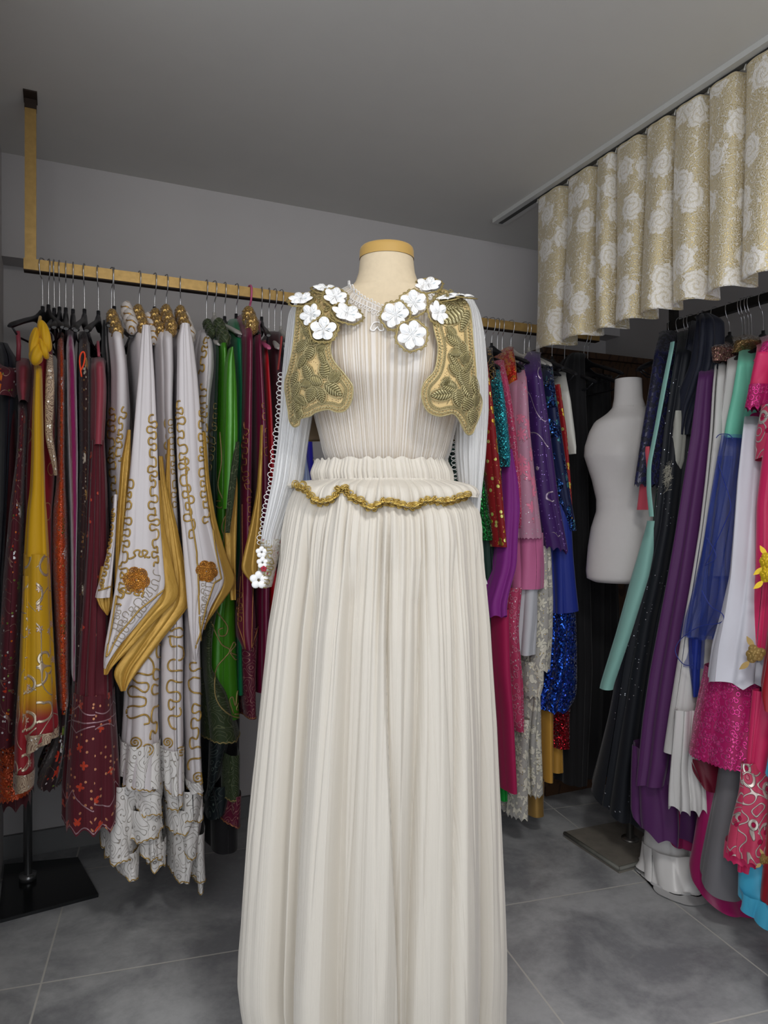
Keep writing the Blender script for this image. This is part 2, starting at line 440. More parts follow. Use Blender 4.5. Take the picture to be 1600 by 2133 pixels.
# ---------------------------------------------------------------- brocade curtain valance on its ceiling track
trk = thing('curtain_track', 'slim white curtain track screwed to the ceiling above the brocade curtain', 'curtain track', (1.655, 1.5, H))
mb = MB(); mb.box(1.628, 1.69, 0.1, 2.50, H - 0.016, H); mb.build('track_profile', plain('white_lacquered_track', (200, 200, 196), 0.4), trk, smooth=False)
mb = MB(); mb.box(1.650, 1.668, 0.1, 2.49, H - 0.0175, H - 0.012); mb.build('track_slot', plain('track_slot_shadow', (70, 70, 68), 0.7), trk, smooth=False)
def curtain_mat():
    nt = NT('cream_gold_rose_brocade')
    mp, v = nt.voro(8.5, 0.0, 0.8)
    df = nt.n('ShaderNodeVectorMath', {'operation': 'SUBTRACT'}, i0=mp, i1=v.outputs['Position']).outputs[0]
    sp = nt.n('ShaderNodeSeparateXYZ', None, Vector=df); d = v.outputs['Distance']
    an = nt.m2('ARCTAN2', sp.outputs[0], sp.outputs[1])
    wob = nt.m2('MULTIPLY', nt.m2('SUBTRACT', nt.noise(60, 60, 2.0), 0.5), 0.25)
    rim = nt.m2('ADD', nt.m2('ADD', nt.m2('MULTIPLY', nt.m2('SINE', nt.m2('MULTIPLY', an, 7.0)), 0.035), 0.34), wob)
    rose = nt.step(nt.m2('SUBTRACT', d, rim), 0.015, -0.015)
    # petals: spiral lines inside the rose
    sprl = nt.m2('SINE', nt.m2('ADD', nt.m2('MULTIPLY', d, 42.0), nt.m2('ADD', nt.m2('MULTIPLY', an, 2.0), nt.m2('MULTIPLY', wob, 26.0))))
    petal = nt.step(sprl, -0.75, -0.35)
    leafn = nt.m2('PINGPONG', nt.m2('MULTIPLY', nt.noise(26, 26, 1.0, 4.0), 5.0), 0.5)
    vine = nt.m2('MULTIPLY', nt.step(leafn, 0.16, 0.09), 0.75)
    wht = nt.m2('MAXIMUM', nt.m2('MULTIPLY', rose, nt.m2('ADD', nt.m2('MULTIPLY', petal, 0.6), 0.4)), vine)
    g = nt.noise(330, 240, 2.0, 1.0)
    gold = nt.m2('MULTIPLY', nt.step(g, 0.50, 0.60), nt.m2('SUBTRACT', 1.0, nt.m2('MULTIPLY', rose, 0.75)))
    base = nt.mixc(wht, lin((206, 194, 166)), lin((238, 234, 228)))
    base = nt.mixc(gold, base, lin((208, 188, 134)))
    b = nt.n('ShaderNodeBsdfPrincipled'); nt.set(b.inputs['Base Color'], base)
    nt.set(b.inputs['Metallic'], nt.m2('MULTIPLY', gold, 0.6)); nt.set(b.inputs['Roughness'], nt.mixf(gold, 0.6, 0.28))
    b.inputs['Sheen Weight'].default_value = 0.2
    hh = nt.m2('ADD', nt.m2('MULTIPLY', wht, 0.6), nt.m2('MULTIPLY', g, 1.2))
    nt.set(b.inputs['Normal'], nt.n('ShaderNodeBump', None, Height=hh, Strength=0.9, Distance=0.0015).outputs[0])
    o = nt.n('ShaderNodeOutputMaterial'); nt.set(o.inputs[0], b.outputs[0]); return nt.m
cur = thing('curtain', 'short pleated cream and gold rose brocade curtain hanging from the ceiling track at right', 'curtain', (1.66, 1.5, H))
def curtain():
    # pleat edges as v positions, far to near, taken from the visible pleats (pixel, pixel, ...)
    edges = [on_plane(px, 1066, 0, 1.655)[1] for px in (1120, 1183, 1245, 1284, 1347, 1407, 1477, 1553, 1650)]
    edges += [edges[-1] - 0.14 * k for k in range(1, 6)]
    s_u, s_v, s_a = [], [], []
    n = 40
    for i in range(len(edges) - 1):
        v0, v1 = edges[i], edges[i + 1]; wd = v0 - v1
        for k in range(n):
            t = k / n
            # one lobe: a wide round front followed by a narrow deep tuck
            if t < 0.72:
                q = t / 0.72; fr = math.sin(PI * q) ** 0.34
                s_v.append((v0, -wd * 0.76 * q)); s_u.append(-fr + 0.10 * math.sin(2 * PI * q)); s_a.append(q)
            else:
                q = (t - 0.72) / 0.28
                s_v.append((v0, -wd * (0.76 + 0.24 * q))); s_u.append(math.sin(PI * q) ** 0.4); s_a.append(-q)
    m = 60; N = len(s_u)
    P = np.zeros((m, N, 3)); UV = np.zeros((m, N, 2))
    for j in range(m):
        t = j / (m - 1)
        z = H - 0.022 - t * 0.575
        A = 0.014 + 0.030 * t ** 0.8
        for i in range(N):
            v0, dv = s_v[i]; k = i // n
            wob = 0.010 * t * math.sin(k * 2.1 + 3 * t)
            P[j, i] = (1.664 + (A if s_u[i] < 0 else 0.026 + 0.022 * t) * s_u[i] + wob, v0 + dv + 0.006 * t * math.sin(k * 1.7), z + 0.006 * math.sin(i * 0.31) * (1 - t) * 0.3)
        L = np.concatenate([[0], np.cumsum(np.linalg.norm(np.diff(P[j], axis=0), axis=1))])
        UV[j, :, 0] = L; UV[j, :, 1] = z
    UV[:, :, 0] = UV[m // 2, :, 0][None]
    mb = MB(); mb.grid(P, UV)
    o = mb.build('curtain_fabric', curtain_mat(), cur)
    sm = o.modifiers.new('thickness', 'SOLIDIFY'); sm.thickness = 0.0015
    # stitched header fold along the top and the hem roll at the bottom
    mb = MB(); mb.tube(P[0] + np.array([-0.001, 0, -0.003]), 0.0028, 5); mb.build('header_tape', fab('beige_header_tape', (196, 180, 146), 0.8), cur)
    for k in range(len(edges)):
        mb = MB(); mb.tube([(1.659, edges[k], H - 0.014), (1.657, edges[k] + 0.004, H - 0.026), (1.654, edges[k] + 0.002, H - 0.034)], 0.0022, 5)
        mb.build('curtain_hook', plain('white_plastic_hook', (190, 188, 180), 0.5), cur)
curtain()

# ---------------------------------------------------------------- brown wardrobe in the dark far corner
wd = thing('wardrobe', 'dark brown wooden wardrobe in the shadowed corner behind the white dress form', 'wardrobe', (2.2, 2.62, 0))
M_WOOD = fab('dark_brown_wood', (74, 50, 32), 0.5, 0, layers=[dict(k='squig', s=6, sy=1.2, n=9, w=0.14, c=(50, 32, 20), r_=0.5, h=0.1)], sheen=0, weave=0)
mb = MB(); mb.box(1.86, 2.46, 2.46, 2.76, 0.05, 1.86); mb.build('cabinet_body', M_WOOD, wd, smooth=False)
mb = MB(); mb.box(1.84, 2.48, 2.44, 2.78, 1.86, 1.885); mb.build('top_board', M_WOOD, wd, smooth=False)
mb = MB(); mb.box(1.88, 2.44, 2.48, 2.74, 0.0, 0.05); mb.build('plinth', M_WOOD, wd, smooth=False)
for a, b_ in ((1.865, 2.155), (2.165, 2.455)):
    mb = MB(); mb.box(a, b_, 2.448, 2.46, 0.07, 1.84); mb.box(a + 0.04, b_ - 0.04, 2.444, 2.448, 0.12, 1.79); dr = mb.build('cabinet_door', M_WOOD, wd, smooth=False)
    mb = MB(); hx = b_ - 0.02 if a < 2 else a + 0.02; mb.tube([(hx, 2.43, 0.95), (hx, 2.425, 1.0), (hx, 2.43, 1.05)], 0.004, 8)
    mb.tube([(hx, 2.448, 0.95), (hx, 2.43, 0.95)], 0.004, 8); mb.tube([(hx, 2.448, 1.05), (hx, 2.43, 1.05)], 0.004, 8); mb.build('door_handle', M_BRASS, dr)
# ---------------------------------------------------------------- main dress form with ivory costume, facing the viewer
HY = 1.60                                     # distance of the form from the camera
def zz(py, Y=HY): return 1.2 + (1066.5 - py) * Y / F
def xx(px, Y=HY): return (px - 800.0) * Y / F
# torso rings: pixel row, half width, front depth, back depth
TR = [(514, .0565, .050, .050), (521, .0585, .053, .053), (540, .0590, .054, .054), (570, .0625, .056, .058), (590, .070, .057, .062), (603, .083, .058, .066),
      (615, .112, .061, .072), (630, .150, .068, .08), (650, .176, .078, .088), (680, .186, .094, .094), (720, .183, .110, .096), (760, .178, .118, .094), (800, .170, .118, .09),
      (850, .157, .104, .084), (900, .145, .094, .08), (940, .136, .086, .078), (965, .127, .078, .07), (985, .124, .076, .07), (1030, .140, .086, .08), (1090, .160, .10, .095), (1180, .170, .11, .11), (1260, .165, .105, .105), (1290, .140, .09, .09)]
TRa = np.array(TR)
def tring(py): return [np.interp(py, TRa[:, 0], TRa[:, k]) for k in (1, 2, 3)]
CX = 0.006
def torso_pt(py, a, off=0.0, fw=1.0):
    """a: angle, 0 = front, pi/2 = wearer's left (right in the picture)"""
    hw, df, db = tring(py)
    s, c = math.sin(a), math.cos(a)
    e = 2.35 if py > 600 else 2.0
    k = (abs(s) ** e + abs(c) ** e) ** (-1 / e)
    d = df if c > 0 else db
    x = CX + (hw + off) * s * k; y = -(d + off) * c * k
    if c > 0 and 650 < py < 900:
        for bx in (-0.076, 0.076):
            y -= 0.024 * math.exp(-((x - CX - bx) / 0.050) ** 2 - ((py - 782) / 58.0) ** 2)
    return x, y
def torso_grid(pys, off, k=96):
    P = np.zeros((len(pys), k + 1, 3))
    for i, py in enumerate(pys):
        for j in range(k + 1):
            a = -PI + 2 * PI * j / k
            x, y = torso_pt(py, a, off); P[i, j] = c2w(x, HY + y, zz(py))
    return P
M_FORM = plain('aged_cream_canvas', (222, 204, 174), 0.75, bump=0.35, bs=90, var=0.12, spec=0.2)
M_CAP = fab('yellowed_edge_tape', (206, 166, 92), 0.6, 0, weave=0.3, var=0.3)
form = thing('dress_form', 'cream canvas dress form with a yellow taped neck top wearing the ivory costume', 'dress form', c2w(0, HY, 0))
pys = list(np.concatenate([np.linspace(541, 620, 24), np.linspace(624, 1290, 90)]))
P = torso_grid(pys, 0.0)
mb = MB(); mb.grid(P)
mb.grid(np.stack([P[-1], np.repeat(np.array(c2w(CX, HY, zz(1290)))[None], 97, 0)]))
mb.build('torso', M_FORM, form)
TB = mb.bvh()
P = torso_grid([541, 530, 524, 519, 516, 514.5], 0.0015)
P[3] = P[3] * 0.985 + np.array(c2w(CX, HY, zz(519))) * 0.015; P[4] = P[4] * 0.95 + np.array(c2w(CX, HY, zz(516))) * 0.05; P[5] = P[5] * 0.86 + np.array(c2w(CX, HY, zz(514.5))) * 0.14
mb = MB(); mb.grid(P); mb.grid(np.stack([P[-1], np.repeat(np.array(c2w(CX, HY, zz(513)))[None], 97, 0)]))
mb.build('neck_cap', M_CAP, form, label='yellowed neck cap')
mb = MB(); mb.tube([c2w(CX, HY, 0.02), c2w(CX, HY, 0.97)], 0.014, 16); mb.build('stand_pole', plain('chrome_pole', (200, 200, 200), 0.25, 0.9), form)
mb = MB(); mb.rings([c2w(CX, HY, 0.0), c2w(CX, HY, 0.012), c2w(CX, HY, 0.02)], [0.16, 0.16, 0.03], [0.16, 0.16, 0.03]); mb.build('stand_base', plain('black_base', (30, 30, 32), 0.4), form)

# --- blouse
M_BL = fab('white_crinkle_gauze', (236, 232, 228), 0.65, 0, weave=0.1, pleat=1.2, pleats=(330, 2.2), alpha=0.60, var=0.0, sheen=0.3, trans=0.12)
M_BLS = fab('white_crinkle_gauze_sleeve', (240, 240, 240), 0.65, 0, weave=0.1, pleat=1.6, pleats=(260, 2.2), alpha=0.90, var=0.0, sheen=0.3, trans=0.2)
M_LACE = fab('white_crochet_lace', (244, 242, 240), 0.6, 0, weave=0.5, var=0.0)
bl = thing('blouse', 'sheer white crinkled gauze blouse with long sleeves on the cream dress form', 'blouse', c2w(0, HY, 1.0))
def creases(n, seed, lo=-PI, hi=PI):
    q = np.random.RandomState(seed); return q.uniform(lo, hi, n), q.uniform(.35, 1, n), q.uniform(.5, 1.6, n), q.uniform(-1, 1, n)
def blouse():
    k = 1100; rows = 90
    c_a, c_d, c_w, c_s = creases(230, 5)
    P = np.zeros((rows, k + 1, 3)); UV = np.zeros((rows, k + 1, 2)); FN = np.zeros((rows, k + 1))
    av = np.linspace(-PI, PI, k + 1)
    for i in range(rows):
        t = i / (rows - 1)
        ca = c_a + c_s * 0.05 * np.sin(3 * t + c_s * 5)
        dd = np.abs((av[:, None] - ca[None] + PI) % (2 * PI) - PI)
        FN[i] = np.max(c_d[None] * 0.0024 * np.exp(-(dd / (c_w[None] * 0.0075)) ** 2) * (0.55 + 0.45 * np.sin(c_s[None] * 9 + 5 * t)), 1) * .75
    for j in range(k + 1):
        a = -PI + 2 * PI * j / k; ad = abs(math.degrees(a))
        yt = np.interp(ad, [0, 15, 30, 50, 80, 180], [672, 648, 623, 607, 600, 598])
        for i in range(rows):
            t = i / (rows - 1); py = yt + (985 - yt) * t
            fine = FN[i, j]
            loose = 0.003 + 0.007 * math.sin(PI * min(1, t * 1.02)) ** 2 * (0.5 + 0.5 * math.sin(a * 7 + 2 * t))
            x, y = torso_pt(py, a, loose + fine + 0.002)
            P[i, j] = c2w(x, HY + y, zz(py)); UV[i, j] = (a * 0.15, zz(py))
    mb = MB(); mb.grid(P, UV); mb.build('bodice', M_BL, bl)
    return P, mb.bvh()
BP, BB = blouse()
def sleeve(prof, Yc, name='sleeve', half=0.045, ph=0.0):
    """prof: rows (py, xl, xr); hanging cloth tube at distance Yc"""
    pr = np.array(prof, float); ys = np.linspace(pr[0, 0], pr[-1, 0], 120)
    k = 160; P = np.zeros((len(ys), k + 1, 3)); UV = np.zeros((len(ys), k + 1, 2))
    xl = np.interp(ys, pr[:, 0], pr[:, 1]); xr = np.interp(ys, pr[:, 0], pr[:, 2])
    ker = np.hanning(11); ker /= ker.sum()
    xl = np.convolve(np.pad(xl, 5, 'edge'), ker, 'valid'); xr = np.convolve(np.pad(xr, 5, 'edge'), ker, 'valid')
    for i, py in enumerate(ys):
        t = i / (len(ys) - 1)
        x0, x1 = xx(xl[i], Yc), xx(xr[i], Yc); c, hw = (x0 + x1) / 2, (x1 - x0) / 2
        hd = half * (0.75 + 0.25 * math.sin(PI * t))
        for j in range(k + 1):
            a = -PI + 2 * PI * j / k
            r = 1 - 0.07 * (0.5 + 0.5 * math.sin(a * 17 + 2.5 * math.sin(2 * t + a * 3 + ph))) - 0.10 * (0.5 + 0.5 * math.sin(a * 5 + 4 * t + ph)) * t
            P[i, j] = c2w(c + hw * r * math.sin(a), Yc - hd * r * math.cos(a), zz(py, Yc)); UV[i, j] = (a * 0.06 + 2 + ph, zz(py))
    mb = MB()
    top = np.repeat(P[0, :-1].mean(0)[None], k + 1, 0)
    mb.grid(np.concatenate([top[None], P]), np.concatenate([UV[:1], UV]))
    mb.build(name, M_BLS, bl)
    return P, mb.bvh()
SLp, SLb = sleeve([(634, 618, 655), (642, 606, 658), (655, 601, 660), (700, 595, 662), (780, 586, 660), (860, 582, 652), (920, 577, 642), (1000, 566, 632), (1060, 555, 612), (1110, 545, 592), (1135, 543, 586)], 1.60)
SRp, SRb = sleeve([(630, 955, 985), (640, 950, 994), (655, 950, 1001), (700, 950, 1010), (780, 948, 1017), (860, 946, 1018), (950, 946, 1012), (1020, 955, 1004), (1100, 962, 996), (1190, 968, 1006), (1215, 975, 1018)], 1.62, ph=2.0)
# lace: crochet loops down the outer edge of each sleeve and round the neckline
def loops(path3, nrm, rad, r=0.0009, step=0.010, up=(0, 0, 1)):
    mb = MB(); Q = resample(path3, step)
    for i in range(len(Q) - 1):
        c = (Q[i] + Q[i + 1]) / 2; t = Q[i + 1] - Q[i]; t /= np.linalg.norm(t) + 1e-9
        n = nrm(c) if callable(nrm) else np.array(nrm, float)
        n = n - t * np.dot(n, t); n /= np.linalg.norm(n) + 1e-9
        rr = rad * (0.8 + 0.5 * R.random())
        a = np.linspace(0, 2 * PI, 10, endpoint=False)
        ring = [c + n * rr * (1 - math.cos(q)) + t * rr * 0.75 * math.sin(q) for q in a]
        mb.tube(ring, r, 5, closed=True)
    mb.tube(Q, r * 1.2, 5)
    return mb
rt = np.array(c2w(1, 0, 0))
k4 = 40                                                    # column index of the picture-left side of the ring
outL = SLp[34:, k4]
mb = loops(outL + np.array(c2w(0.003, -0.006, 0)), -rt, 0.0062)
mb2 = loops(outL + np.array(c2w(0.012, -0.010, 0)), -rt, 0.0048, 0.0007)
mb2.v = [v for v in mb2.v]; mb.build('sleeve_lace', M_LACE, bl, label='white crochet lace edging'); mb2.build('sleeve_lace', M_LACE, bl)
inR = SRp[50:115, 40]
mb = loops(inR + np.array(c2w(-0.001, -0.004, 0)), -rt, 0.006, 0.0009); mb.build('sleeve_lace', M_LACE, bl)
# neckline lace follows the V edge of the bodice
edge = [BP[0, j] for j in range(314, 788, 3)]
mb = loops(np.array(edge) + np.array([0, 0, 0.001]), np.array(c2w(0, -0.5, 1)), 0.0040, 0.0010, 0.009)
row2 = [BP[3, j] + np.array(c2w(0, -0.003, 0)) for j in range(314, 788, 3)]
mb3 = loops(np.array(row2), np.array(c2w(0, -0.4, -1)), 0.0045, 0.0009, 0.011)
mb.build('neckline_lace', M_LACE, bl); mb3.build('neckline_lace', M_LACE, bl)
# small keyhole loops at the bottom of the V
mb = MB()
for s in (-1, 1):
    pts = smooth_path([(786 , 672), (786 + 9 * s, 676), (786 + 14 * s, 688), (786 + 6 * s, 690), (786, 682)], 6)
    for_ = [cast([BB], p[0], p[1], 0.003) for p in pts]; for_ = [q for q in for_ if q is not None]
    mb.tube(for_, 0.0016, 6)
if mb.n: mb.build('keyhole_trim', M_LACE, bl)

# --- gold vest: a smooth shell just in front of the chest and over the sleeve heads
VD = np.array([(596, .020), (610, .050), (625, .082), (640, .104), (680, .132), (740, .158), (800, .162), (860, .150), (910, .136)])
def vest_Y(x, py, off=0.0):
    D = np.interp(py, VD[:, 0], VD[:, 1]); W = 0.226
    q = min(abs((x - 0.002) / W), 0.985)
    return HY - D * (1 - q ** 2.6) ** (1 / 1.9) - off - 0.006
def on_vest(px, py, off=0.0):
    Y = HY - 0.1
    for _ in range(5):
        x = xx(px, Y); Y = vest_Y(x, py, off)
    return np.array(c2w(xx(px, Y), Y, zz(py, Y)))
def vest_frame(px, py):
    p = on_vest(px, py); a = on_vest(px + 3, py) - on_vest(px - 3, py); b = on_vest(px, py - 3) - on_vest(px, py + 3)
    a /= np.linalg.norm(a); n = np.cross(a, b); n /= np.linalg.norm(n); b = np.cross(n, a)
    return p, a, b, n
M_VEST = fab('yellow_gold_satin', (222, 194, 138), 0.5, 0.1, weave=0.4, crinkle=0.4, var=0.15,
             layers=[dict(k='gem', s=230, r=0.22, p=0.35, c=(120, 92, 50), r_=0.5, h=0.3)])
vest = thing('vest', 'short gold embroidered vest with white satin flowers over the sheer blouse', 'vest', c2w(0, HY, 1.36))
OL = [(618, 643), (615, 678), (609, 729), (600, 771), (593, 800), (596, 830), (600, 855), (603, 877), (612, 889), (621, 886), (625, 873), (646, 867), (658, 859),
      (683, 853), (700, 858), (716, 857), (728, 845), (734, 827), (735, 806), (728, 793), (715, 776), (698, 756), (690, 739), (688, 720), (694, 702), (704, 680), (707, 650), (703, 622), (692, 606), (672, 601), (645, 608), (626, 622)]
OR_ = [(905, 630), (903, 678), (912, 716), (911, 746), (904, 774), (885, 795), (878, 818), (883, 844), (895, 860), (915, 867), (932, 864), (944, 862), (955, 872), (965, 891),
       (974, 905), (984, 903), (990, 889), (1001, 860), (1004, 833), (994, 805), (991, 763), (986, 712), (982, 662), (978, 640), (968, 626), (945, 612), (921, 602), (909, 608)]
def inside(p, poly):
    x, y = p; c = False; n = len(poly)
    for i in range(n):
        x1, y1 = poly[i]; x2, y2 = poly[(i + 1) % n]
        if (y1 > y) != (y2 > y) and x < (x2 - x1) * (y - y1) / (y2 - y1) + x1: c = not c
    return c
def panel(outl):
    o = smooth_path(outl, 5, True); n = len(o)
    pts = [Vector(p) for p in o]; poly = [tuple(p) for p in o]
    for y in np.arange(o[:, 1].min(), o[:, 1].max(), 5.0):
        for x in np.arange(o[:, 0].min(), o[:, 0].max(), 5.0):
            if inside((x, y), poly) and np.min(np.hypot(o[:, 0] - x, o[:, 1] - y)) > 2.5: pts.append(Vector((x, y)))
    r = delaunay_2d_cdt(pts, [(i, (i + 1) % n) for i in range(n)], [], 1, 1e-4)
    V = np.array([on_vest(p[0], p[1]) for p in r[0]]); UV = [(p[0] * 0.001, p[1] * -0.001) for p in r[0]]
    mb = MB(); mb.add(V, [tuple(f)[::-1] for f in r[2]], UV)
    return mb, o
def shrink(o, d):
    T = np.roll(o, -1, 0) - np.roll(o, 1, 0); T /= np.linalg.norm(T, axis=1)[:, None] + 1e-9
    N_ = np.stack([-T[:, 1], T[:, 0]], 1); A = 0.5 * np.sum(o[:, 0] * np.roll(o[:, 1], -1) - np.roll(o[:, 0], -1) * o[:, 1])
    q = o + N_ * d * (1 if A > 0 else -1)
    ker = np.array([1, 2, 3, 2, 1]) / 9.0; qq = np.stack([np.convolve(np.concatenate([q[-2:, k], q[:, k], q[:2, k]]), ker, 'valid') for k in (0, 1)], 1)
    return qq
def leaf(mb, cx, cy, ang, ln, wd, rib=7, hgt=0.0055, off=0.002, vein=True):
    m, n = 44, 13; P = np.zeros((m, n, 3)); ca, sa = math.cos(ang), math.sin(ang)
    for i in range(m):
        s = i / (m - 1); ww = wd * math.sin(PI * min(max(s, 0.01), 0.99) ** 0.85) ** 0.75
        for j in range(n):
            t = -1 + 2 * j / (n - 1)
            px = cx + ca * (s - 0.5) * ln - sa * t * ww; py = cy + sa * (s - 0.5) * ln + ca * t * ww
            rb = math.sin(2 * PI * (s * rib - (abs(t) if vein else t * 0.3) * 1.3))
            h = (hgt * math.sqrt(max(0, 1 - t * t)) + 0.0021 * rb * (1 - abs(t) ** 4) - (0.0022 * math.exp(-(t / 0.14) ** 2) if vein else 0)) * math.sin(PI * s) ** 0.45
            P[i, j] = on_vest(px, py, off + h)
    tt = np.linspace(-1, 1, n)[None]; ss = np.linspace(0, 1, m)[:, None]
    mb.grid(P, np.stack(np.broadcast_arrays(ss * rib - np.abs(tt) * (1.3 if vein else .4), tt * .01), -1), flip=True)
def vcord(mb, pts, r, off=0.002, sm=True, closed=False, k=6):
    p = smooth_path(pts, 6, closed) if sm else np.asarray(pts)
    mb.tube([on_vest(q[0], q[1], off) for q in p], r, k, closed=closed)
M_LEAF = fab('couched_gold_thread_leaves', (204, 194, 150), 0.34, 0.4, weave=0, var=0.1, sheen=0, layers=[dict(k='stripe', t=.1, c=(104, 94, 58), r_=.5, m=.3, h=-2.0)])
M_EMB = fab('antique_gold_bullion', (184, 170, 122), 0.36, 0.45, weave=1.0, var=0.2, sheen=0)
M_BULL = fab('pale_gold_cord', (196, 184, 138), 0.36, 0.45, weave=1.0, var=0.2, sheen=0)
LV_L = [(655, 793, 200, 32, 11), (676, 770, 262, 34, 11), (697, 785, 320, 30, 12), (640, 775, 250, 40, 10), (637, 800, 170, 26, 10), (648, 822, 110, 34, 11), (668, 824, 75, 32, 10), (695, 812, 35, 44, 12),
        (625, 835, 40, 32, 10), (617, 848, 80, 30, 9), (628, 722, 130, 30, 10), (645, 735, 110, 30, 10), (650, 708, 20, 26, 10), (640, 690, 240, 28, 9), (630, 752, 120, 34, 7), (670, 742, 250, 40, 6),
        (615, 815, 110, 40, 7), (622, 862, 100, 22, 6), (612, 790, 110, 34, 6), (668, 725, 320, 22, 8), (662, 706, 0, 24, 10)]
LV_R = [(935, 805, 200, 34, 12), (965, 785, 250, 40, 12), (950, 770, 215, 34, 11), (955, 830, 85, 36, 11), (975, 815, 60, 34, 11), (920, 822, 175, 46, 12), (975, 842, 120, 34, 12), (985, 868, 95, 34, 10),
        (945, 708, 215, 34, 10), (962, 725, 250, 30, 10), (970, 745, 285, 28, 10), (950, 735, 170, 26, 10), (945, 660, 150, 52, 15), (968, 668, 110, 44, 8), (948, 755, 235, 44, 6), (975, 765, 300, 36, 6),
        (930, 795, 300, 20, 8), (990, 805, 80, 44, 6), (940, 690, 230, 26, 8), (992, 835, 100, 30, 7), (935, 640, 0, 40, 8)]
for outl, lvs, hub in ((OL, LV_L, (662, 795)), (OR_, LV_R, (948, 812))):
    mb, o = panel(outl)
    fp = mb.build('front_panel', M_VEST, vest); sm = fp.modifiers.new('t', 'SOLIDIFY'); sm.thickness = 0.004; sm.offset = -1
    e = MB()
    for (x, y, a, l, w_) in lvs: leaf(e, x, y, math.radians(a), l, w_, rib=R.choice([7, 8, 9, 10]), vein=R.random() < 0.65)
    e.build('raised_leaves', M_LEAF, vest); e = MB()
    for (x, y, a, l, w_) in lvs:                          # cord round each leaf
        a_ = math.radians(a); pts = []
        for q in np.linspace(0, 2 * PI, 22, endpoint=False):
            u_, v_ = 0.53 * l * math.cos(q), (w_ + 1.6) * math.sin(q)
            pts.append((x + math.cos(a_) * u_ - math.sin(a_) * v_, y + math.sin(a_) * u_ + math.cos(a_) * v_))
        vcord(e, pts, 0.0011, 0.0030, sm=False, closed=True, k=5)
    for q in range(14):                                   # fine fans of thread between the leaves
        x, y = hub; a_ = q * 2 * PI / 14 + 0.2
        vcord(e, [(x + 6 * math.cos(a_), y + 6 * math.sin(a_)), (x + 34 * math.cos(a_ + .1), y + 34 * math.sin(a_ + .1))], 0.0007, 0.0015, sm=False, k=4)
    e.build('leaf_outline_cord', M_BULL, vest)
    b = MB()
    pl = [tuple(q) for q in o]
    vcord(b, o, 0.0014, 0.0015, sm=False, closed=True)
    i1 = shrink(o, 6.0); i2 = shrink(o, 12.0)
    b2 = resample(np.vstack([i1, i1[:1]]), 1.0)
    zig = []
    for s_ in np.arange(0, len(b2) - 1, 1.0):
        i = int(s_); t = b2[min(i + 1, len(b2) - 1)] - b2[i - 1]; t = t / (np.linalg.norm(t) + 1e-9)
        a_ = 2 * PI * s_ / 6.5
        zig.append(b2[i] + np.array([-t[1], t[0]]) * 2.9 * math.sin(a_) + t * 1.6 * math.sin(2 * a_))
    vcord(b, zig, 0.0011, 0.0025, sm=False, k=5)
    vcord(b, i2, 0.0011, 0.0015, sm=False, closed=True)
    i3 = resample(np.vstack([shrink(o, 16.0), shrink(o, 16.0)[:1]]), 4.2)
    for q in i3[::1]:
        a_ = np.linspace(0, 2 * PI, 7, endpoint=False)
        vcord(b, [(q[0] + 1.7 * math.cos(t), q[1] + 1.7 * math.sin(t)) for t in a_], 0.0008, 0.0020, sm=False, closed=True, k=4)
    b.build('border_cord', M_BULL, vest)
# back of the vest: tan lining seen below both fronts
M_LIN = fab('tan_satin_lining', (186, 164, 134), 0.45, 0, weave=0.2)
P = np.zeros((26, 61, 3)); UV = np.zeros((26, 61, 2))
for i in range(26):
    t = i / 25
    for j in range(61):
        a = PI / 2 + PI * j / 60
        hw = np.interp(t, [0, 0.12, 0.3, 1], [0.10, 0.17, 0.192, 0.182]); db = np.interp(t, [0, 0.12, 0.3, 1], [0.085, 0.105, 0.125, 0.125])
        py = 612 + t * (296 - 8 * math.cos(a * 2))
        P[i, j] = c2w(0.004 + hw * math.sin(a), HY + 0.004 - db * math.cos(a), zz(py)); UV[i, j] = (a * 0.15, zz(py))
mb = MB(); mb.grid(P, UV); bk = mb.build('back_panel', M_LIN, vest, label='tan satin back lining'); sm = bk.modifiers.new('t', 'SOLIDIFY'); sm.thickness = 0.003
mb = MB(); mb.tube(P[-1], 0.0018, 6); mb.build('back_hem_cord', GOLDD, vest)
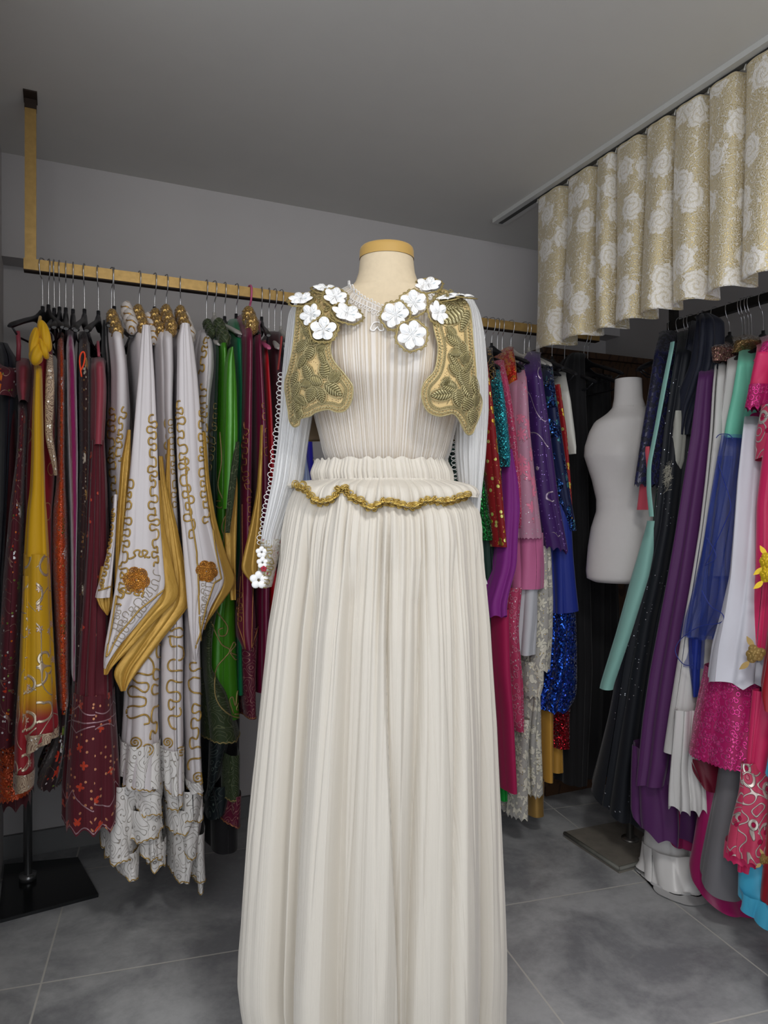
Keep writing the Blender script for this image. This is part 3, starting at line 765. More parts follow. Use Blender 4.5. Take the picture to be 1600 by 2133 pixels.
# white satin flowers
M_PET = fab('white_satin_petals', (250, 250, 250), 0.35, 0, weave=0.15, var=0.0, sheen=0.4, spec=0.5, layers=[dict(k='squig', s=60, n=3, w=0.05, c=(205, 214, 218), r_=0.3, h=0.2)])
def flower(px, py, rad, n=6, tilt=(0, 0), off=0.012, rot=0.0, sx=1.0):
    rad *= 1.08; p, a, b, nn = vest_frame(px, py)
    view = np.array(CAM) - p; view /= np.linalg.norm(view)
    nn = nn * 0.5 + view * 0.5 + a * tilt[0] + b * tilt[1]; nn /= np.linalg.norm(nn)
    a = a - nn * np.dot(a, nn); a /= np.linalg.norm(a); b = np.cross(nn, a)
    p = p + nn * off
    mb = MB(); rm = rad * 1.5 / F
    for q in range(n):
        ce = rot + q * 2 * PI / n; hwid = PI / n * 0.98; m, k = 9, 11
        P = np.zeros((m, k, 3))
        for i in range(m):
            r = i / (m - 1)
            for j in range(k):
                t = -1 + 2 * j / (k - 1); an = ce + t * hwid * min(1.0, 0.55 + r * 0.5)
                Rr = rm * r * (1 - 0.20 * abs(t) ** 3) * (0.96 + 0.06 * math.cos(t * 3))
                hh = rm * (0.26 * math.sin(PI * r * 0.85) * (1 - abs(t) ** 2.5) + 0.05 - 0.10 * math.exp(-(t / 0.16) ** 2) * math.sin(PI * r))
                P[i, j] = p + a * math.cos(an) * Rr * sx + b * math.sin(an) * Rr + nn * hh
        mb.grid(P, np.stack(np.broadcast_arrays(np.linspace(0, .02, m)[:, None] + q * .1, np.linspace(0, .02, k)[None]), -1))
    # raised throat
    for q in range(n):
        ce = rot + (q + 0.5) * 2 * PI / n
        mb.tube([p + nn * rm * 0.12, p + (a * math.cos(ce) * sx + b * math.sin(ce)) * rm * 0.35 + nn * rm * 0.16, p + (a * math.cos(ce) * sx + b * math.sin(ce)) * rm * 0.66 + nn * rm * 0.05], rm * 0.045, 5)
    f = mb.build('satin_flower', M_PET, vest)
    e = MB(); pts = []
    for q in np.linspace(0, 2 * PI, 60, endpoint=False):
        rr = rm * (1.02 + 0.09 * abs(math.cos((q - rot) * n / 2)) + 0.02 * math.sin(q * 30))
        pts.append(p + (a * math.cos(q) * sx + b * math.sin(q)) * rr - nn * rm * 0.02)
    e.tube(pts, 0.0017, 6, closed=True)
    pts2 = [pp + (pp - p) * 0.07 * (1 + math.sin(i * 1.9)) for i, pp in enumerate(pts)]
    e.tube(pts2, 0.0010, 5, closed=True)
    e.build('gold_edging', GOLDD, f)
for args in ((628, 631, 24, 6, (-0.15, 0.5), .008, .3, 1.0), (678, 607, 24, 6, (0, 0.55), .004, .1, 1.05), (697, 628, 23, 6, (0.1, 0.25), .012, .5, 1.0), (652, 660, 22, 6, (-0.2, 0), .010, .2, 1.0),
             (721, 658, 25, 6, (0.2, 0.45), .006, .0, 1.15), (676, 692, 24, 5, (0, 0.15), .012, .4, 1.05),
             (892, 603, 25, 6, (0, 0.35), .010, .2, 1.05), (862, 638, 26, 6, (-0.1, 0.0), .012, .5, 1.0), (825, 661, 26, 6, (-0.15, 0.0), .010, .1, 1.0), (857, 704, 27, 6, (0.0, 0.0), .016, .3, 1.0),
             (908, 656, 24, 6, (0.45, 0.1), .008, .7, 0.9), (934, 626, 24, 6, (0.0, 0.75), .004, .7, 1.0), (960, 625, 24, 6, (0.3, 0.8), .006, .0, 1.15)):
    flower(*args[:3], n=args[3], tilt=args[4], off=args[5], rot=args[6], sx=args[7])
# tangled gold bullion between the shoulder flowers
for (x0, x1, y0, y1, n_) in ((622, 702, 606, 668, 36), (905, 975, 606, 640, 24)):
    e = MB()
    for _ in range(n_):
        x, y = R.uniform(x0, x1), R.uniform(y0, y1); rr = R.uniform(2.5, 6)
        vcord(e, [(x + rr * math.cos(t) * (1 - t / 12), y + rr * 0.8 * math.sin(t) * (1 - t / 12)) for t in np.linspace(0, 9, 24)], 0.0012, R.uniform(.003, .008), sm=False, k=5)
    e.build('bullion_curls', M_EMB, vest)
# flower-trimmed lace cuff of the picture-left sleeve
M_CUFF = fab('white_net_cuff', (225, 222, 215), 0.6, 0, alpha=0.55, layers=[dict(k='squig', s=60, n=4, w=0.1, c=(215, 200, 160), m=0.3, h=1.0), dict(k='gem', s=70, r=0.3, p=0.12, c=(178, 40, 60), r_=0.4)])
P = np.zeros((20, 49, 3)); UV = np.zeros((20, 49, 2))
for i in range(20):
    t = i / 19; py = 1122 + 100 * t; xl = np.interp(t, [0, .4, 1], [543, 541, 533]); xr = np.interp(t, [0, .5, 1], [590, 578, 566])
    for j in range(49):
        a = -PI + 2 * PI * j / 48; c = (xx(xl) + xx(xr)) / 2; hw = (xx(xr) - xx(xl)) / 2
        P[i, j] = c2w(c + hw * math.sin(a), HY - 0.03 * math.cos(a) * (1 + .08 * math.sin(5 * a)), zz(py)); UV[i, j] = (a * .04, zz(py))
mb = MB(); mb.grid(P, UV); cf = mb.build('cuff', M_CUFF, bl, label='net cuff with white and red flowers')
CB = [mb.bvh()]
def small_flower(px, py, rm, parent, mat, n=5):
    p = cast(CB, px, py, 0.004)
    if p is None: p = on_plane(px, py, 1, P[10, 24][1])
    d = np.array(CAM) - p; d /= np.linalg.norm(d); a = np.cross([0, 0, 1], d); a /= np.linalg.norm(a); b = np.cross(d, a)
    mb = MB()
    for q in range(n):
        ce = q * 2 * PI / n + .3; c = p + (a * math.cos(ce) + b * math.sin(ce)) * rm * .58
        m, k = 7, 13; G = np.zeros((m, k, 3))
        for i in range(m):
            f_ = PI / 2 * i / (m - 1)
            for j in range(k):
                t = 2 * PI * j / (k - 1)
                G[i, j] = c + (a * math.cos(t) + b * math.sin(t)) * rm * .44 * math.sin(f_ + .02) + d * rm * .30 * math.cos(f_)
        mb.grid(G)
    mb.build('small_flower', mat, parent)
small_flower(547, 1150, 0.013, cf, M_PET); small_flower(549, 1172, 0.013, cf, M_PET); small_flower(541, 1208, 0.020, cf, M_PET, 5)
M_REDP = fab('red_petals', (170, 40, 62), 0.6)
small_flower(572, 1122, 0.008, cf, M_REDP); small_flower(552, 1185, 0.007, cf, M_REDP)
cords(CB, [meander([(548, 1130), (545, 1180), (535, 1225)], 7, 16, seed=3), meander([(560, 1125), (562, 1170), (552, 1228)], 7, 15, seed=4)], 0.0012, GOLDD, cf, 'gold_cord')

# --- skirt
M_SK = fab('ivory_satin_chiffon', (226, 219, 207), 0.50, 0, weave=0.08, pleat=0.5, pleats=(520, 1.0), var=0.02, sheen=0.25, spec=0.4, trans=0.12)
sk = thing('skirt', 'long ivory gathered satin chiffon skirt with gold braid on the dress form', 'skirt', c2w(0, HY, 0.02))
SKL = np.array([(962, 662), (985, 656), (1003, 657), (1010, 640), (1020, 622), (1045, 606), (1070, 600), (1150, 583), (1300, 557), (1500, 534), (1700, 513), (1850, 501), (1960, 493), (2020, 492), (2080, 499), (2133, 508), (2190, 512)])
SKR = np.array([(962, 926), (985, 934), (1003, 938), (1010, 955), (1020, 972), (1045, 990), (1070, 1000), (1150, 1012), (1300, 1027), (1500, 1041), (1700, 1051), (1850, 1057), (1960, 1060), (2020, 1060), (2133, 1056), (2190, 1054)])
BR = [(617, 1014), (632, 1016), (645, 1030), (655, 1043), (672, 1047), (692, 1040), (704, 1024), (714, 1018), (724, 1027), (738, 1040), (752, 1044), (765, 1056), (780, 1058), (797, 1046), (820, 1048), (842, 1054), (862, 1056), (880, 1046), (900, 1042), (922, 1046), (945, 1042), (962, 1036), (975, 1034)]
BRs = smooth_path(BR, 6)
def creaseset(n, seed, t0=0.0, t1=1.0, d=(.4, 1), w=(.6, 1.4)):
    q = np.random.RandomState(seed)
    base = (np.arange(n) + q.uniform(-.42, .42, n)) / n * 2 * PI - PI
    return base, q.uniform(*d, n), q.uniform(*w, n), q.uniform(-1, 1, n), q.uniform(0, t0 + 1e-6, n), q.uniform(t1, 1.15, n)
def crease_off(a, t, S, depth, width, drift=.10, grow=0.0, sharp=0.45):
    ca, cd_, cw, cs, s0, s1 = S
    pos = ca + drift * cs * (t + .25 * np.sin(5 * t + cs * 4))
    d = (a[:, None] - pos[None] + PI) % (2 * PI) - PI
    wL = width * cw * (1 + grow * t); wR = wL * (sharp + (1 - sharp) * (cs > 0)); wL = wL * (sharp + (1 - sharp) * (cs <= 0))
    prof = np.where(d < 0, np.exp(d / wL[None]), np.exp(-d / wR[None]))
    act = np.clip((t - s0) / .08 + .2, 0, 1) * np.clip((s1 - t) / .12, 0, 1)
    return -depth * np.max(prof * (cd_ * act)[None], 1)
SC_A = creaseset(84, 3, 0.0, 0.10); SC_B = creaseset(46, 11, 0.05, 0.45); SC_C = creaseset(25, 21, 0.12, 1.0, (.35, 1.1), (.6, 1.6))
SC_Y = creaseset(70, 8); SC_W = creaseset(92, 9, 0, 1, (.5, 1), (.7, 1.3))
def skirt_ring(py, k, part):
    a = np.linspace(-PI, PI, k + 1)
    t = float(np.clip((py - 1040) / 1150.0, 0, 1))
    xl, xr = np.interp(py, SKL[:, 0], SKL[:, 1]), np.interp(py, SKR[:, 0], SKR[:, 1])
    c, hw = (xx(xl) + xx(xr)) / 2, (xx(xr) - xx(xl)) / 2
    hd = hw * np.interp(py, [960, 1003, 1050, 1300, 2190], [0.74, 0.72, 0.74, 0.78, 0.80])
    s = np.sin(a); cc = np.cos(a)
    if part == 'band':
        q = float(np.clip((py - 962) / 41.0, 0, 1))
        off = crease_off(a, q * .3, SC_W, 0.0075, 0.018, .05) + 0.003 * math.sin(PI * q) + 0.0015 * np.sin(23 * a)
    elif part == 'yoke':
        q = float(np.clip((py - 1000) / 55.0, 0, 1))
        off = crease_off(a, q * .5, SC_Y, 0.013, 0.026, .08) * (.7 + .5 * q) + 0.012 * math.sin(PI * q) + 0.004 * np.sin(7 * a + 1) * q
    else:
        off = crease_off(a, t, SC_A, 0.017 * math.exp(-t * 4.5), 0.018, .1) \
            + crease_off(a, t, SC_B, 0.020 * (0.25 + t) * math.exp(-t * 1.6), 0.034, .10, 1.0, .25) \
            + crease_off(a, t, SC_C, 0.016 + 0.046 * t ** .8, 0.085, .16, .6, .14) \
            + (0.004 + 0.012 * t) * np.sin(8 * a + 2.3 * np.sin(2 * a) + t) + 0.0022 * np.sin(61 * a + 4 * np.sin(5 * a)) * (1 - t) \
            + 0.004 * math.sin(PI * min(1, t * 9)) * math.exp(-t * 5) - 0.010 * math.exp(-t * 60)
    off = off + 0.003 * min(1, t * 5 + .3) - (0.010 + 0.006 * t if part == 'skirt' else 0)
    return a, c + (hw + off + 0.006) * s, HY - (hd + off) * cc
def skirt_part(pys, k, part, name):
    P = np.zeros((len(pys), k + 1, 3)); UV = np.zeros((len(pys), k + 1, 2))
    for i, py in enumerate(pys):
        a, X, Y = skirt_ring(py, k, part)
        pxs = 800 + X * F / Y
        yt = np.where(np.cos(a) > 0, np.interp(pxs, BRs[:, 0], BRs[:, 1], left=1014, right=1034), 1030.0)
        yt = np.where(np.abs(np.abs(a) - PI / 2) < .25, np.where(a < 0, 1014, 1034), yt)
        if part == 'yoke':
            q = np.clip((py - 1000) / 58.0, 0, 1); rowy = 1000 + (yt + 3 - 1000) * q
        elif part == 'skirt':
            g = math.exp(-((py - 1040) / 90.0)); rowy = py + (yt - 1040) * g
        else: rowy = np.full(k + 1, py) + (2.5 * np.sin(31 * a + 2 * np.sin(7 * a)) if i == 0 else 0)
        P[i, :, 0] = X * CO + Y * SI; P[i, :, 1] = -X * SI + Y * CO
        P[i, :, 2] = np.maximum(1.2 + (1066.5 - rowy) * Y.mean() / F, 0.004)
        UV[i, :, 0] = a * 0.25; UV[i, :, 1] = P[i, :, 2]
    mb = MB(); mb.grid(P, UV); mb.build(name, M_SK, sk); return P, mb.bvh()
P1, B1 = skirt_part(list(np.linspace(960, 1004, 16)), 900, 'band', 'waistband')
P2, B2 = skirt_part(list(np.linspace(1000, 1058, 20)), 900, 'yoke', 'yoke_ruffle')
P3, B3 = skirt_part(list(np.concatenate([np.linspace(1040, 1120, 30), np.linspace(1126, 2190, 110)])), 1300, 'skirt', 'skirt_panel')
# gold scalloped braid where yoke and skirt meet
bp = resample(smooth_path(BR, 6), 1.0)
mb = MB(); Bv = [B2, B3]
def pj(x, y, off):
    return cast(Bv, x, y, off)
M_BRAID = fab('gold_metallic_braid', (222, 190, 104), 0.3, 0.65, weave=0.8, var=0.2, sheen=0)
for i in range(0, len(bp) - 1, 7):
    x, y = bp[i]; sgn = 1 if (i // 7) % 2 else -1
    for q, rr in enumerate((7.0, 4.4, 2.0)):
        pts = [pj(x + rr * math.cos(a), y + sgn * 3.5 + rr * 0.9 * math.sin(a), 0.004 + 0.001 * q) for a in np.linspace(0, 2 * PI, 14, endpoint=False)]
        if all(p is not None for p in pts): mb.tube(pts, 0.0013, 5, closed=True)
for ph in (0, PI):
    pts = [pj(bp[i][0], bp[i][1] + 3.2 * math.sin(i * 2 * PI / 15 + ph), 0.0065) for i in range(0, len(bp), 2)]
    pts = [p for p in pts if p is not None]; mb.tube(pts, 0.0017, 6)
mb.build('gold_braid', M_BRAID, sk, label='scalloped gold braid')
# ---------------------------------------------------------------- hanging cloth
def sm1(v, n=9):
    ker = np.hanning(n + 2)[1:-1]; ker /= ker.sum()
    return np.convolve(np.pad(v, n // 2, 'edge'), ker, 'valid')
def hang(parent, name, mat, prof, ax=1, pl=2.12, depth=0.34, nf=5, fa=0.012, sh=45, rail=None, hem=0.0, hn=6, slant=0.0,
         drift=1.0, e=2.6, k=None, swirl=0.0, top=True, hemcord=None, sd=None, sharp=0.8, label=None):
    """prof rows: (pixel row, left px, right px) of the front edge; ax 1: back rail (front plane v), ax 0: right rail (front plane u)"""
    rr = random.Random(sd if sd is not None else hash(name + str(prof[0])) % 9999 if False else int(prof[0][0] * 7 + prof[0][1] * 13))
    pr = np.array(prof, float); y0, y1 = pr[0, 0], pr[-1, 0]
    M = int(min(150, max(14, (y1 - y0) / 7))); ys = np.linspace(y0, y1, M)
    XL = np.interp(ys, pr[:, 0], pr[:, 1]); XR = np.interp(ys, pr[:, 0], pr[:, 2])
    if M > 24: XL, XR = sm1(XL, 7), sm1(XR, 7)
    railp = (RV if ax == 1 else RU) if rail is None else rail
    N = k or 168
    # parameter by arc length of a thin rounded rectangle, seam at the back
    wmid = max(0.012, abs(on_plane(XR[M // 2], 1000, ax, railp if isinstance(pl, tuple) is False else pl[0])[1 - ax] - on_plane(XL[M // 2], 1000, ax, railp if isinstance(pl, tuple) is False else pl[0])[1 - ax]))
    aa = np.linspace(0, 2 * PI, 721)
    ce = lambda a: np.sign(np.cos(a)) * np.abs(np.cos(a)) ** (2 / e)
    se = lambda a: np.sign(np.sin(a)) * np.abs(np.sin(a)) ** (2 / e)
    hx, hy = wmid / 2, depth / 2
    pxx, pyy = hx * se(aa), hy * ce(aa)
    L = np.concatenate([[0], np.cumsum(np.hypot(np.diff(pxx), np.diff(pyy)))]); per = L[-1]
    # denser sampling at the visible front
    A = np.interp(np.linspace(0, per, N + 1), L, aa); S = np.linspace(0, per, N + 1)
    P = np.zeros((M, N + 1, 3)); UV = np.zeros((M, N + 1, 2))
    p1, p2, p3 = rr.uniform(0, 6), rr.uniform(0, 6), rr.uniform(0, 6)
    nside = max(2, int(per / 0.075)); 
    for i, py in enumerate(ys):
        t = i / (M - 1); y = py
        base = pl if not isinstance(pl, tuple) else pl[0] + (pl[1] - pl[0]) * t
        s = 1.0
        if top and sh > 0: s = min(1.0, 0.22 + 0.78 * math.sqrt(max(0.0, (py - y0) / sh)))
        plane = railp - s * (railp - base) if top else base
        xm = (XL[i] + XR[i]) / 2
        z = on_plane(xm, y, ax, plane)[2]
        l = on_plane(XL[i], y, ax, plane)[1 - ax]; r = on_plane(XR[i], y, ax, plane)[1 - ax]
        c = (l + r) / 2; hw = abs(r - l) / 2; hd = depth * s / 2
        cs, sn = ce(A), se(A)
        fgrow = 0.35 + 0.65 * t
        ph = 2 * PI * S / per
        # front folds: nf across the front half turn; long side folds
        f1 = np.abs(np.sin(ph * nf * 1.0 + p1 + drift * 0.8 * math.sin(1.7 * t + p2) + 0.6 * np.sin(ph * 2 + p3))) ** sharp
        f2 = 0.5 + 0.5 * np.sin(ph * nf * 2.3 + p2 + 1.5 * t * drift)
        fo = -fa * fgrow * (1 - f1) - fa * 0.3 * f2
        fx = min(1.0, hw / 0.02)
        U = c + (hw * (1 + 0)) * sn + fo * sn * fx
        V = plane + hd - (hd + fo) * cs
        # lateral ripple so flat faces get visible folds too
        V = V + 0.0
        U = U + fo * 0.5 * np.sin(ph * nf + p3) * fx
        if swirl: U = U + swirl * math.sin(t * 9 + p1) * 0.3
        zz_ = np.full(N + 1, z)
        wt = max(0.0, (t - 0.55) / 0.45) ** 2
        if hem: zz_ = zz_ + hem * wt * np.abs(np.sin(ph * hn + p1)) - hem * wt * 0.5
        if slant: zz_ = zz_ - slant * wt * sn
        zz_ = np.maximum(zz_, 0.006)
        if ax == 1: P[i, :, 0] = U; P[i, :, 1] = V
        else: P[i, :, 1] = U if False else c - (U - c) * 1.0; P[i, :, 0] = V
        P[i, :, 2] = zz_
        UV[i, :, 0] = S + rr.random() * 0 + (p1 * 3); UV[i, :, 1] = z
    mb = MB()
    if top:
        tc = P[0].mean(0) + np.array([0, 0, 0.006])
        mb.grid(np.concatenate([np.repeat(tc[None, None], N + 1, 1), P]), np.concatenate([UV[:1], UV]), flip=True)
    else: mb.grid(P, UV, flip=True)
    o = mb.build(name, mat, parent)
    if label: o['label'] = label
    bv = mb.bvh()
    if hemcord:
        fr = np.array([P[-1, j] for j in range(N + 1)])
        n = len(fr); wav = np.array([[0, 0, 0.0022 * math.sin(j * 1.7)] for j in range(n)])
        cbm = MB(); path = resample(fr + np.array([0, 0, 0.003]), 0.004)
        path[:, 2] += 0.0022 * np.sin(np.arange(len(path)) * 1.35)
        cbm.tube(path, hemcord[1], 5); cbm.build('hem_cord', hemcord[0], parent if parent.parent is None and o.parent is None else o)
    return o, bv, P

M_HB = plain('black_hanger_plastic', (26, 26, 30), 0.38, coat=0.1)
M_HW = plain('pale_grey_hanger_plastic', (176, 172, 166), 0.4)
M_HP = plain('pink_hanger_plastic', (206, 96, 138), 0.45)
M_CH = plain('polished_hook_steel', (190, 190, 192), 0.22, 0.95)
HN = {}
def hanger(pos, ax, label, kind='black', neck=None, yaw=None, drop=0.0, ln=0.19):
    """pos: coordinate along the rail; the hanger lies across the rail"""
    z = (RZ + 0.016) if ax == 1 else (RZ2 + 0.014); r0 = RV if ax == 1 else RU
    yaw = R.uniform(-0.22, 0.22) if yaw is None else yaw
    mt = {'black': M_HB, 'white': M_HW, 'pink': M_HP}[kind]
    zn = (z - 0.085 - R.uniform(0, 0.02)) if neck is None else neck
    def w(dv, dz, du=0.0):
        a = dv * math.cos(yaw) - du * math.sin(yaw); b = dv * math.sin(yaw) + du * math.cos(yaw)
        return (pos + b, r0 + a, dz) if ax == 1 else (r0 + a, pos + b, dz)
    root = thing('coat_hanger', label, 'hanger', w(0, zn), 'hangers on the back rail' if ax == 1 else 'hangers on the right rail')
    hk = [w(0.0205, z - 0.016), w(0.0195, z - 0.002), w(0.011, z + 0.0065), w(0, z + 0.0085), w(-0.012, z + 0.006), w(-0.0205, z - 0.004), w(-0.0215, z - 0.022), w(-0.014, z - 0.045), w(-0.003, z - 0.062), w(0, zn)]
    mb = MB(); mb.tube(smooth_path(hk, 5), 0.0017 if kind != 'pink' else 0.0035, 6); mb.build('hook', M_CH if kind != 'pink' else mt, root)
    m = 29; k = 10; P = np.zeros((m, k + 1, 3))
    for i in range(m):
        s = -1 + 2 * i / (m - 1); q = abs(s)
        cz = zn - 0.030 - 0.070 * q ** 1.25; hh = 0.008 + 0.022 * math.exp(-(q / 0.16) ** 2); th = 0.0055 + 0.007 * q ** 2 + 0.003 * math.exp(-(q / 0.12) ** 2)
        if i in (0, m - 1): hh *= 0.5; th *= 0.5
        for j in range(k + 1):
            a = 2 * PI * j / k
            P[i, j] = w(s * ln, cz + hh * math.sin(a), th * math.cos(a))
    mb = MB(); mb.grid(P); mb.add(P[0], [tuple(range(k))]); mb.add(P[-1], [tuple(range(k))[::-1]])
    mb.tube([w(0, zn + 0.006), w(0, zn - 0.02)], 0.0055, 8)
    mb.build('shoulder_bar', mt, root)
    if kind == 'black':
        mb = MB(); mb.tube([w(-ln * 0.92, zn - 0.1), w(-ln * 0.75, zn - 0.118), w(ln * 0.75, zn - 0.118), w(ln * 0.92, zn - 0.1)], 0.003, 6); mb.build('trouser_bar', mt, root)
    return root

def garment(label, cat, name, short, px, ptop, parts, ax=1, hk='black', pl=None, hang_=True, yaw=None, group=None, neck=None):
    """px: picture column of the top of the garment; parts: (part name, material, profile, options)"""
    plane = RV if ax == 1 else RU
    tp = on_plane(px, ptop, ax, plane); pos = tp[1 - ax]
    root = thing(name, label, cat, (tp[0], tp[1], tp[2]), group)
    out = []
    for p in parts:
        nm, mat, prof, op = p
        op = dict(op)
        if pl is not None and 'pl' not in op: op['pl'] = pl
        par = root
        if op.pop('sub', None): par = out[-1][0]
        out.append(hang(par, nm, mat, prof, ax=ax, **op))
    if hang_:
        zn = None
        if neck is not None: zn = neck
        else: zn = min((RZ if ax == 1 else RZ2) - 0.075, max(tp[2] + 0.02, (RZ if ax == 1 else RZ2) - 0.115)) - R.uniform(0, .012)
        hanger(pos, ax, (hk if hk != 'white' else 'pale grey') + ' plastic hanger holding the ' + short, hk, neck=zn, yaw=yaw)
    return root, out
# ---------------------------------------------------------------- materials of the hanging clothes
RED, CR, PUR = (150, 24, 40), (214, 196, 160), (88, 40, 120)
GEMS = [(230, 225, 220), (226, 120, 40), (200, 60, 40), (120, 140, 60), (235, 235, 240)]
def beaded(name, col, scale=46, p=0.35, flow=True, pal=GEMS, cord=(150, 110, 100), rough=0.75, **kw):
    ly = [dict(k='squig', s=17, n=3, w=0.035, c=cord, m=0.5, h=0.8, off=1.0)]
    if flow: ly.append(dict(k='flower', s=20, r=0.36, p=p, c='rand', pal=pal, n=6, r_=0.15, m=0.2, h=1.2))
    ly.append(dict(k='gem', s=scale * 1.8, r=0.26, p=p * 0.6, c='rand', pal=pal, r_=0.12, m=0.4, h=1.0, off=2.0))
    return fab(name, col, rough, 0, layers=ly, **kw)
M_NAVY = fab('near_black_navy_cloth', (20, 22, 34), 0.85, 0, crinkle=0.4)
M_BLK = fab('black_cloth', (22, 21, 24), 0.85, 0, crinkle=0.5)
M_MRB = beaded('dark_maroon_beaded', (84, 22, 36))
M_ROSE = fab('dusty_rose_satin', (150, 62, 76), 0.38, 0, crinkle=0.3)
M_ORB = beaded('burnt_orange_beaded', (176, 62, 28), p=0.5, pal=[(240, 240, 240), (90, 20, 24), (70, 80, 30), (200, 170, 90)], sequin=dict(s=420, t=0.7, c=(200, 84, 40), lo=0.4, m=0.3))
M_MUST = fab('mustard_chiffon', (214, 164, 12), 0.62, 0, crinkle=0.3, sheen=0.2)
M_MUSTL = fab('mustard_to_red_sequin_scroll', (206, 158, 18), 0.6, 0, ombre=dict(z0=0.66, z1=0.77, low=(140, 22, 34)),
              layers=[dict(k='ring', s=11, r=0.28, w=0.045, c=(222, 205, 178), m=0.7, r_=0.25, h=1.2, p=0.85), dict(k='squig', s=9, n=2, w=0.022, c=(222, 205, 178), m=0.7, r_=0.25, h=1.0), dict(k='flower', s=24, r=0.26, p=0.25, c=(215, 190, 170), m=0.5, h=1.0, n=6)])
M_CRIM = fab('crimson_chiffon', (134, 20, 36), 0.6, 0, crinkle=0.4, layers=[dict(k='ring', s=14, r=0.3, w=0.03, c=(196, 140, 90), m=0.5, p=0.5)])
M_LACEG = fab('tarnished_silver_gold_lace', (178, 156, 132), 0.5, 0.25, weave=0.6, layers=[dict(k='squig', s=70, n=4, w=0.14, c=(120, 92, 76), r_=0.7, h=-1.0), dict(k='gem', s=90, r=0.3, p=0.25, c=(230, 222, 210), r_=0.1, m=0.5, h=1)])
M_MAG = fab('magenta_crushed_velvet', (140, 22, 92), 0.42, 0, crinkle=2.6, sheen=0.6)
M_BRN = beaded('dark_brown_beaded_net', (46, 22, 22), p=0.3, pal=[(170, 130, 80), (120, 80, 40), (200, 190, 170)], cord=(96, 70, 50))
M_WINE = fab('wine_crinkle_silk', (92, 18, 34), 0.7, 0, pleat=2.2, pleats=(120, 3), layers=[dict(k='flower', s=17, r=0.20, p=0.35, c=(196, 66, 44), n=3, h=0.8, r_=0.4)])
def wine_hem():
    ly = [dict(k='flower', s=18, r=0.24, p=0.55, c=(190, 62, 40), n=4, h=0.8, r_=0.3), dict(k='gem', s=60, r=0.24, p=0.25, c=(220, 150, 110), m=0.5, h=0.8, r_=0.2)]
    for z, wv in ((0.70, 0.02), (0.66, 0.0), (0.63, -0.02), (0.48, 0.05), (0.375, 0.0), (0.335, 0.035), (0.275, 0.0), (0.26, -0.03)):
        ly.append(dict(k='band', z=z - 0.02, w=0.0022, wave=wv, wf=28.0, c=(190, 150, 160), m=0.6, r_=0.3, h=1))
    return fab('wine_embroidered_hem', (86, 16, 32), 0.7, 0, pleat=1.5, pleats=(110, 3), layers=ly)
M_WINEH = wine_hem()
M_WH = fab('white_stretch_satin', (222, 216, 218), 0.42, 0, weave=0.05, crinkle=0.25, sheen=0.2, spec=0.5, var=0.0)
M_WHQ = fab('white_satin_quilted_cord', (232, 229, 226), 0.5, 0, crinkle=0.5, var=0.0, layers=[dict(k='squig', s=26, n=5, w=0.07, c=(168, 160, 150), r_=0.5, h=-1.5)])
M_GLIN = fab('gold_satin_lining', (206, 162, 76), 0.34, 0.3, crinkle=1.6, sheen=0, var=0.1)
M_GSQ = fab('orange_gold_sequin_knot', (150, 118, 72), 0.45, 0.3, crinkle=1.5, sequin=dict(s=500, t=.9, c=(206, 168, 96), lo=0.55, m=0.5))
M_GRN = fab('bright_green_stretch_satin', (62, 138, 20), 0.28, 0.15, crinkle=0.4, spec=0.6, sheen=0, layers=[])
M_DGRN = fab('dark_green_velvet', (18, 52, 34), 0.5, 0, crinkle=0.5, sheen=0.5)
M_EMER = fab('emerald_satin', (8, 110, 70), 0.3, 0.1, crinkle=0.6)
M_GRNQ = fab('green_corded_net', (46, 60, 30), 0.6, 0.1, crinkle=0.6, layers=[dict(k='squig', s=34, n=6, w=0.12, c=(96, 104, 70), m=0.3, r_=0.5, h=1.4)])
M_TEALQ = fab('dark_teal_corded_net', (10, 24, 28), 0.5, 0.1, layers=[dict(k='squig', s=30, n=5, w=0.06, c=(100, 120, 110), m=0.6, r_=0.3, h=1.2, dens=0.45)])
M_BUR = fab('burgundy_satin', (116, 16, 58), 0.30, 0.1, crinkle=0.5, spec=0.6)
M_REDS = fab('bright_red_satin', (190, 16, 30), 0.34, 0, crinkle=0.4)
M_BURQ = fab('burgundy_corded', (92, 14, 44), 0.5, 0, layers=[dict(k='squig', s=32, n=5, w=0.10, c=(190, 130, 120), m=0.5, r_=0.4, h=1.4)])
M_COPR = fab('copper_cord', (190, 130, 88), 0.4, 0.6, weave=0.5, sheen=0)

# --- coloured dresses at the left end
garment('near-black navy dress cut by the left frame edge', 'dress', 'navy_dress', 'near-black navy dress at the far left', -6, 712,
        [('dress_body', M_NAVY, [(712, -8, 12), (735, -10, 38), (800, -10, 46), (900, -10, 36), (1000, -11, 28), (1200, -12, 6), (1420, -13, 2)], dict(pl=2.16, nf=2))], pl=2.16, hang_=False)
g, o = garment('dark maroon beaded dress with crystal flowers and a rose satin shoulder', 'dress', 'beaded_dress', 'maroon beaded dress with crystal flowers', 89, 740,
        [('dress_body', M_MRB, [(830, 34, 58), (900, 33, 56), (960, 28, 54), (1060, 14, 52), (1200, 0, 52), (1400, -14, 46), (1560, -22, 42)], dict(pl=2.09, nf=2, fa=.006, sh=30)),
         ('shoulder', M_ROSE, [(745, 30, 62), (765, 28, 66), (800, 30, 64), (832, 36, 58)], dict(pl=2.10, nf=2, fa=.004, sh=18, depth=.3)),
         ('neckline_band', M_MRB, [(752, -40, 48), (770, -40, 50), (800, -40, 44), (822, -40, 36)], dict(pl=2.13, nf=1, fa=.003, sh=18, depth=.3))], pl=2.09, yaw=0.42)
